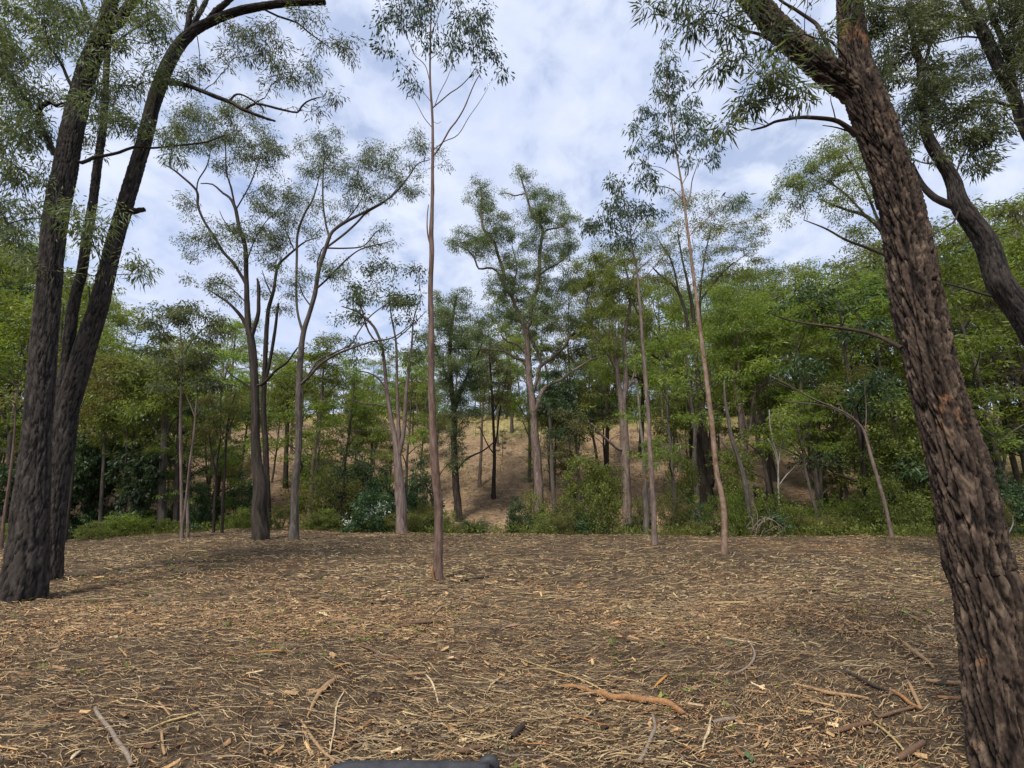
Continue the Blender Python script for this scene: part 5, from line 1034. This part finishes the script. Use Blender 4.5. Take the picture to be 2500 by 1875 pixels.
# dead stump, root tangle
b = at(1579, 1300, 18.0); b[2] = float(ground_h(b[0], b[1]))
st = empty('dead_stump', b); tag(st, 'broken grey brown stump standing in the bushes beside the thin pink pole trunk', 'stump')
L0 = px_line([(1579, 1330, 16), (1577, 1250, 15), (1575, 1200, 12), (1577, 1170, 4)], 18.0); L0[:, :3] -= np.array(st.location)
v, F, A = tube(L0, 12, .12, .12, 5); mesh_obj('trunk', v, F, M['bark_grey'], st, True, A)
L0 = px_line([(1582, 1240, 8), (1584, 1205, 7), (1586, 1190, 2)], 18.05); L0[:, :3] -= np.array(st.location)
v, F, A = tube(L0, 8, .12, .12, 6); mesh_obj('splinter', v, F, M['bark_grey'], st, True, A)
b = at(1868, 1306, 16.9); b[2] = float(ground_h(b[0], b[1]))
rt = empty('root_tangle', b); tag(rt, 'pale dry tangle of looping dead roots at the foot of the pale pink trunk', 'dead roots')
r = np.random.default_rng(14)
lines = [[(1836, 1296, 4), (1846, 1280, 4), (1862, 1266, 4), (1880, 1267, 4), (1900, 1280, 3.4), (1914, 1290, 2)], [(1845, 1308, 3), (1850, 1285, 3), (1866, 1272, 3), (1880, 1262, 2.4), (1872, 1245, 2), (1868, 1232, 1.4)],
         [(1870, 1266, 3.4), (1895, 1275, 3), (1908, 1300, 2), (1910, 1310, 2)], [(1856, 1310, 3), (1868, 1290, 3), (1880, 1310, 3)], [(1850, 1290, 2), (1848, 1250, 2), (1836, 1225, 1.6)], [(1862, 1268, 3), (1850, 1300, 2.4), (1856, 1312, 2)]]
for i in range(16):
    x0, y0 = r.uniform(1836, 1900), r.uniform(1288, 1310); q = [(x0, y0, 2.2)]
    for k_ in range(3): q.append((q[-1][0] + r.normal(0, 12), max(1262, q[-1][1] + r.normal(-4, 12)), 2.2 - k_ * .4))
    lines.append(q)
for i, ln in enumerate(lines):
    P = px_line(ln, 16.8 + r.uniform(-.3, .4), r.uniform(-.4, .4)); P[:, :3] -= np.array(rt.location)
    v, F, A = tube(P, 6, .08, .1, i); mesh_obj('root', v, F, M['twig_pale'], rt, True, A)
# two thin fence posts and wire on the shaded slope
b = on_ground(1972, 1178, 20); fp = empty('fence', b); tag(fp, 'two thin grey fence posts with a wire on the shaded slope', 'fence')
for dx in (0, .35):
    v, F, A = tube(np.array([[dx, 0, -.2, .04], [dx + .02, 0, .9, .035], [dx + .03, 0, 1.05 - dx * .4, .03]]), 8, .3, .05, 3); mesh_obj('post', v, F, M['bark_grey'], fp, True, A)
v, F, A = tube(np.array([[-.1, 0, .85, .006], [3, .2, .95, .006], [7.5, .8, 1.3, .006]]), 5, .8, 0, 3); mesh_obj('wire', v, F, M['bark_pale'], fp, True, A)
# bare curved stem at the right
P = px_line([(2452, 1330, 4), (2464, 1300, 4), (2473, 1280, 4), (2472, 1262, 3), (2462, 1250, 2)], 15.5); o0 = empty('curved_stem', P[0, :3]); P[:, :3] -= P[0, :3].copy(); tag(o0, 'pale bare stem curving up right of the ridged trunk', 'dead branch')
v, F, A = tube(P, 6, .1, .05, 2); mesh_obj('stem', v, F, M['bark_pale'], o0, True, A)

# ------------------------------------------------------------------ sticks one can pick out
C_ = dict(orange=(.36, .185, .08), bright=(.50, .25, .07), tan=(.38, .25, .13), straw=(.50, .38, .17), pale=(.62, .50, .32), brown=(.17, .10, .06), grey=(.27, .22, .17), dark=(.05, .035, .028), pink=(.36, .22, .16))
def stick(name, label, cat, colr, pts, flat=.7, seed=0, lift=.012, frag=None, fork=None):
    rows = []
    for (px, py, w) in pts:
        q = on_ground(px, py); q[2] = float(gz(q[0], q[1])); dd = np.linalg.norm(q - [0, 0, EYE]); rows.append([*q, w * q[1] / FOC / 2 * .72])
    P = np.array(rows); P[:, 2] += P[:, 3] * flat + lift
    o = P[0, :3].copy(); P[:, :3] -= o
    flatp = cat in ('splinter', 'bark strip')
    v, F, A = tube(P, 6 if flatp else 8, .025, .30 if flatp else .22, seed)
    if flatp: v[:, 2] = (v[:, 2] - np.interp(v[:, 0], *zip(*sorted(zip(P[:, 0], P[:, 2]))))) * .45 + np.interp(v[:, 0], *zip(*sorted(zip(P[:, 0], P[:, 2]))))
    A['col'] = ('FLOAT_COLOR', np.tile([*(c_ * .85 for c_ in C_[colr]), 1], (len(v), 1))); A.pop('bark')
    ob = mesh_obj(name, v, F, M['wood'], None, not flatp, A); ob.location = o; tag(ob, label, cat)
    return ob
STK = [
    ('split_branch', 'long split orange brown branch with a knuckle at its middle', 'branch', 'orange', [(1366, 1678, 4), (1395, 1682, 9), (1422, 1688, 12), (1450, 1700, 12), (1474, 1712, 19), (1495, 1716, 14), (1530, 1719, 17), (1588, 1723, 18), (1630, 1733, 17), (1668, 1750, 14)]),
    ('fallen_stick', 'straight straw coloured stick crossing the split orange branch', 'stick', 'straw', [(1266, 1615, 3), (1340, 1640, 4), (1425, 1667, 5), (1495, 1712, 4)]),
    ('fallen_stick', 'crooked grey brown stick running down to the bottom edge right of centre', 'stick', 'grey', [(1594, 1755, 8), (1600, 1785, 12), (1594, 1810, 12), (1575, 1845, 12), (1562, 1872, 12)]),
    ('cut_log', 'short mottled cut stick with a pale sawn end', 'stick', 'grey', [(1740, 1776, 11), (1770, 1772, 12), (1796, 1768, 12)]),
    ('wood_splinter', 'pale upright splinter leaning below the mottled cut stick', 'splinter', 'pale', [(1737, 1763, 5), (1731, 1795, 10), (1722, 1820, 8), (1716, 1840, 4)]),
    ('fallen_stick', 'straight straw stick lying level in the middle distance at right', 'stick', 'straw', [(1713, 1478, 6), (1760, 1477, 6), (1817, 1475, 6)]),
    ('wood_splinter', 'long cream splinter near the curved grey stick', 'splinter', 'pale', [(1761, 1563, 5), (1810, 1569, 7), (1848, 1577, 4)]),
    ('fallen_stick', 'grey stick curved like a hook', 'stick', 'grey', [(1834, 1581, 6), (1843, 1600, 7), (1840, 1620, 7), (1824, 1640, 7), (1793, 1656, 5)]),
    ('fallen_stick', 'small bent brown twig above the orange branch', 'stick', 'brown', [(1663, 1667, 5), (1661, 1692, 6), (1647, 1712, 4)]),
    ('wood_splinter', 'bright orange splinter between the bent twig and the split branch', 'splinter', 'bright', [(1628, 1660, 7), (1612, 1675, 9), (1597, 1689, 4)]),
    ('wood_splinter', 'long orange splinter lying level left of centre', 'splinter', 'bright', [(596, 1601, 3), (630, 1601, 7), (670, 1599, 8), (706, 1597, 5)]),
    ('wood_splinter', 'short bright orange splinter with squared end', 'splinter', 'bright', [(814, 1642, 7), (835, 1633, 8), (854, 1626, 6)]),
    ('bark_strip', 'frayed orange brown bark strip widening upward', 'bark strip', 'tan', [(749, 1755, 4), (762, 1732, 9), (780, 1705, 15), (800, 1685, 18), (815, 1673, 13)]),
    ('fallen_stick', 'pale thin bow shaped stick beside the frayed bark strip', 'stick', 'pale', [(839, 1698, 4), (822, 1730, 5), (816, 1785, 5), (808, 1825, 5), (804, 1852, 5)]),
    ('fallen_stick', 'straight tan stick pointing down to the dark plastic edge', 'stick', 'tan', [(735, 1766, 5), (760, 1810, 8), (790, 1845, 8), (816, 1870, 8)]),
    ('fallen_stick', 'brown tapering stick in the centre with a bent tip', 'stick', 'brown', [(855, 1582, 6), (880, 1585, 8), (912, 1601, 7), (943, 1622, 4)]),
    ('fallen_stick', 'very long thin arching tan cane left of centre', 'stick', 'tan', [(749, 1517, 3), (790, 1514, 4), (850, 1514, 4), (900, 1523, 4), (948, 1537, 4)]),
    ('fallen_stick', 'pale forked twig pointing toward the camera at centre', 'stick', 'pale', [(1040, 1653, 4), (1052, 1672, 6), (1060, 1695, 6), (1071, 1732, 4)]),
    ('fallen_branch', 'long rough brown branch lying level below the central sapling', 'branch', 'brown', [(905, 1552, 4), (953, 1543, 8), (1002, 1530, 10), (1050, 1524, 9), (1110, 1517, 5)]),
    ('bark_strip', 'pinkish strip of bark tilted up below the central sapling', 'bark strip', 'pink', [(1050, 1511, 4), (1066, 1497, 8), (1082, 1480, 4)]),
    ('bark_strip', 'broad leaf shaped curl of pink bark right of centre', 'bark strip', 'pink', [(1222, 1545, 4), (1240, 1538, 10), (1258, 1534, 14), (1270, 1530, 8)]),
    ('wood_splinter', 'pale knife shaped splinter pointing down at centre right', 'splinter', 'pale', [(1189, 1698, 3), (1200, 1680, 7), (1224, 1656, 5)]),
    ('bark_chunk', 'dark rotten lump of wood near the bottom right of the plastic edge', 'wood chunk', 'dark', [(1251, 1822, 14), (1262, 1800, 20), (1281, 1784, 16)]),
    ('fallen_branch', 'knotty brown branch just above the dark plastic edge', 'branch', 'brown', [(1110, 1850, 12), (1140, 1848, 16), (1168, 1841, 13), (1200, 1836, 5)]),
    ('charred_branch', 'black charred branch right of the base of the central sapling', 'branch', 'dark', [(1115, 1424, 3), (1134, 1421, 7), (1160, 1417, 9), (1190, 1412, 5), (1230, 1408, 3)]),
    ('fallen_stick', 'dark thin stick slanting up beyond the charred branch', 'stick', 'brown', [(1251, 1433, 4), (1280, 1425, 5), (1301, 1416, 3)]),
    ('bark_strip', 'short black bark strip left of the central sapling', 'bark strip', 'dark', [(910, 1479, 4), (935, 1473, 8), (966, 1469, 4)]),
    ('fallen_stick', 'crooked grey stick like a bent arm in the left foreground', 'stick', 'grey', [(232, 1738, 8), (230, 1750, 10), (245, 1764, 10), (268, 1790, 11), (285, 1820, 11), (308, 1852, 11), (320, 1872, 10)]),
    ('fallen_stick', 'long yellow straw cane slanting up through the left foreground', 'stick', 'straw', [(319, 1808, 4), (398, 1775, 6), (440, 1760, 6), (486, 1746, 5)]),
    ('fallen_stick', 'short tan stick standing steeply below the yellow cane', 'stick', 'tan', [(392, 1802, 7), (396, 1825, 8), (400, 1852, 7)]),
    ('wood_splinter', 'blunt tan splinter in the left foreground above the yellow cane', 'splinter', 'tan', [(386, 1722, 6), (400, 1740, 7), (413, 1756, 5)]),
    ('wood_splinter', 'broad pale splinter in the bottom left corner area', 'splinter', 'pale', [(170, 1868, 5), (182, 1854, 13), (196, 1842, 7)]),
    ('fallen_branch', 'smooth tan branch with a blunt pale top, left of the ridged trunk', 'branch', 'tan', [(2210, 1582, 11), (2225, 1592, 12), (2243, 1605, 12), (2268, 1622, 10), (2280, 1638, 8)]),
    ('wood_splinter', 'long tan splinter pointing up near the base of the ridged trunk', 'splinter', 'tan', [(2217, 1664, 4), (2225, 1685, 10), (2235, 1710, 11), (2252, 1748, 8)]),
    ('fallen_branch', 'orange brown branch crossing beneath the tall tan splinter', 'branch', 'orange', [(2180, 1696, 8), (2205, 1715, 11), (2225, 1728, 11), (2250, 1740, 8)]),
    ('fallen_branch', 'brown branch slanting level toward the ridged trunk in the foreground', 'branch', 'brown', [(2006, 1800, 7), (2050, 1795, 11), (2090, 1787, 12), (2134, 1776, 9)]),
    ('fallen_stick', 'long tan stick running toward the orange brown branch', 'stick', 'tan', [(1939, 1678, 6), (1980, 1686, 8), (2025, 1698, 9), (2080, 1707, 9), (2124, 1717, 7)]),
    ('charred_branch', 'dark charred branch between the long tan stick and the ridged trunk', 'branch', 'dark', [(2036, 1641, 8), (2062, 1650, 12), (2088, 1660, 12), (2130, 1680, 11), (2172, 1696, 7)]),
    ('fallen_branch', 'thick rough brown branch at the bottom by the ridged trunk', 'branch', 'brown', [(2192, 1870, 14), (2220, 1852, 19), (2258, 1829, 15)]),
    ('fallen_stick', 'straw stick with angular end in the right foreground', 'stick', 'straw', [(1926, 1740, 6), (1955, 1746, 8), (1988, 1751, 6)]),
    ('wood_splinter', 'flat cream splinter touching the angular straw stick', 'splinter', 'pale', [(1988, 1742, 5), (2020, 1745, 8), (2050, 1749, 5)]),
    ('fallen_stick', 'slender orange tan stick lying level left of the ridged trunk', 'stick', 'tan', [(2050, 1552, 4), (2091, 1551, 5), (2157, 1548, 6), (2210, 1541, 4)]),
    ('fallen_stick', 'long straw stick pointing at the thick rough branch', 'stick', 'straw', [(2120, 1770, 4), (2160, 1795, 7), (2190, 1825, 7), (2217, 1852, 5)]),
    ('fallen_branch', 'dark bent branch below the tall tan splinter', 'branch', 'brown', [(2143, 1768, 9), (2170, 1752, 9), (2195, 1746, 9), (2240, 1732, 6)]),
    ('fallen_branch', 'thick tan pole ending behind the ridged trunk', 'branch', 'tan', [(2262, 1672, 9), (2300, 1674, 11), (2340, 1677, 11), (2380, 1681, 10)]),
    ('fallen_branch', 'brown pole just below the thick tan pole', 'branch', 'orange', [(2290, 1716, 8), (2330, 1712, 11), (2372, 1710, 10)]),
    ('fallen_stick', 'orange brown stick lying at the base of the thin pink pole trunk', 'stick', 'tan', [(1560, 1341, 3), (1590, 1339, 4), (1612, 1335, 3)]),
    ('fallen_stick', 'pale straw stick far off in the left of the clearing', 'stick', 'straw', [(455, 1349, 3), (480, 1347, 4), (506, 1348, 3)]),
]
for i, s_ in enumerate(STK): stick(*s_, seed=i)
# torn splinter of orange bark at the sapling's foot
P = np.array([[*at(1060, 1418, on_ground(1064, 1418)[1] - .12), .02], [*at(1055, 1395, on_ground(1064, 1418)[1] - .14), .028], [*at(1056, 1380, on_ground(1064, 1418)[1] - .14), .004]])
o = P[0, :3].copy(); P[:, :3] -= o; v, F, A = tube(P, 6, .03, .15, 3); A['col'] = ('FLOAT_COLOR', np.tile([*C_['orange'], 1], (len(v), 1))); A.pop('bark')
ob = mesh_obj('bark_splinter', v, F, M['wood'], None, True, A); ob.location = o; tag(ob, 'torn orange splinter standing against the foot of the central sapling', 'splinter')

# ------------------------------------------------------------------ bird
m, t, o = new_mat('dark_feathers'); principled(t, o, (.03, .03, .035), .6); M['feather'] = m
Yb = on_ground(1769, 1358)[1] - .1
p = lambda x, y, w: [*at(x, y, Yb), w * Yb / FOC / 2 * 1.5]
bt = empty('small_bird', at(1767.5, 477, Yb)); tag(bt, 'small dark long tailed bird perched on a leafy twig against the sky', 'bird'); ob_ = np.array(bt.location)
def bpart(name, rows, k=10, st=.006):
    P = np.array([p(*q) for q in rows]); P[:, :3] -= ob_; v, F, A = tube(P, k, st, .0, 1); mesh_obj(name, v, F, M['feather'], bt, True, A)
bpart('body', [(1763.5, 478.5, 1.2), (1765, 476.5, 2.6), (1767, 474.3, 3.6), (1768.6, 472.6, 3.0), (1769.6, 471.2, 2.5), (1770.2, 470, 2.4), (1770.4, 469.2, 1.0)])
bpart('tail', [(1759.8, 483.2, .8), (1762, 480.4, 1.5), (1764.4, 477.4, 2.0)])
bpart('beak', [(1770.8, 470.2, .9), (1772, 470.4, .2)], 6); bpart('leg', [(1768.2, 475, .5), (1769.6, 479, .4)], 5); bpart('leg', [(1767.8, 475.2, .5), (1768.9, 479.3, .4)], 5)
bpart('wing', [(1764.8, 477, .8), (1766.4, 474.6, 2.2), (1768, 472.8, 1.2)])
tw = np.array([p(1785, 484, 1.2), p(1776, 482, 1.2), p(1768, 479.3, .8), p(1764, 477.6, .5)])
o = tw[0, :3].copy(); tw[:, :3] -= o; v, F, A = tube(tw, 5, .03, .05, 2); ob = mesh_obj('perch_twig', v, F, M['twig'], None, True, A); ob.location = o; tag(ob, 'thin twig that carries the small bird', 'twig')

# ------------------------------------------------------------------ dark plastic edge of the vehicle the picture is taken from
m, t, o = new_mat('worn_dark_plastic')
g = t.nodes.new('ShaderNodeTexCoord').outputs['Object']; n = tnoise(t, g, 30, 5, .7)
principled(t, o, tramp(t, n, [(.35, (.020, .020, .022)), (.7, (.048, .048, .052))]), .62, n, .3, .004, .4); M['plastic'] = m
Yv = 1.05
edge = [(760, 1905), (815, 1876), (850, 1866), (900, 1865), (960, 1864), (1030, 1865), (1100, 1866), (1170, 1867), (1196, 1867)]
E = np.array([at(a_, b_, Yv) for a_, b_ in edge]); n = len(E)
vn = empty('machine_bonnet', (E[4][0], Yv - .3, 0)); tag(vn, 'curved dark grey plastic rim of a machine at the bottom edge', 'machine'); vo = np.array(vn.location)
prof = [(0.03, -.30), (.022, -.05), (.012, -.012), (0, 0), (-.02, .004), (-.05, -.012), (-.35, -.16), (-.55, -.40)]
V_ = np.array([[e[0], e[1] + a_, e[2] + b_] for a_, b_ in prof for e in E]) - vo
i = np.arange(len(prof) - 1)[:, None] * n + np.arange(n - 1)[None]; F = np.stack([i, i + 1, i + n + 1, i + n], -1).reshape(-1, 4)
ob = mesh_obj('shell', V_, F, M['plastic'], vn, True); so = ob.modifiers.new('thick', 'SOLIDIFY'); so.thickness = .006
k0, k1, k2 = at(1178, 1856, Yv), at(1205, 1853, Yv), at(1214, 1868, Yv)
K_ = np.array([[*at(1172, 1876, Yv), .006], [*at(1180, 1862, Yv), .009], [*at(1196, 1857, Yv), .0105], [*at(1208, 1864, Yv), .0095], [*at(1213, 1878, Yv), .007]]); K_[:, :3] -= vo
v, F, A = tube(K_, 12, .004, .12, 4); mesh_obj('knob', v, F, M['plastic'], vn, True, A)
bd = np.array([[0, .02, .0], [0, -.9, .0]])
c0 = E[0] - vo; c1 = E[-1] - vo; zt = min(c0[2], c1[2]) - .25
bm = [(c0[0], .30, .32), (c1[0], .30, .32), (c1[0], .30, zt), (c0[0], .30, zt), (c0[0], -.8, .32), (c1[0], -.8, .32), (c1[0], -.8, zt - .1), (c0[0], -.8, zt - .1)]
mesh_obj('body', np.array(bm), np.array([[0, 1, 2, 3], [5, 4, 7, 6], [4, 0, 3, 7], [1, 5, 6, 2], [3, 2, 6, 7], [4, 5, 1, 0]]), M['plastic'], vn)
for sx_ in (c0[0], c1[0]):
    for yy in (.1, -.6):
        tt = np.linspace(0, 2 * np.pi, 21)[:-1]; ring = np.array([[sx_, yy + .22 * math.cos(q), .22 + .22 * math.sin(q), .06] for q in tt] + [[sx_, yy + .22, .22, .06]])
        v, F, A = tube(ring, 10, .05, .0, 1, cap=False); mesh_obj('wheel', v, F, M['plastic'], vn, True, A)

tot = 0
for me in bpy.data.meshes: tot += sum(len(p_.vertices) - 2 for p_ in me.polygons) if len(me.polygons) < 3000 else len(me.loops) - 2 * len(me.polygons)
print('unique triangles', tot)
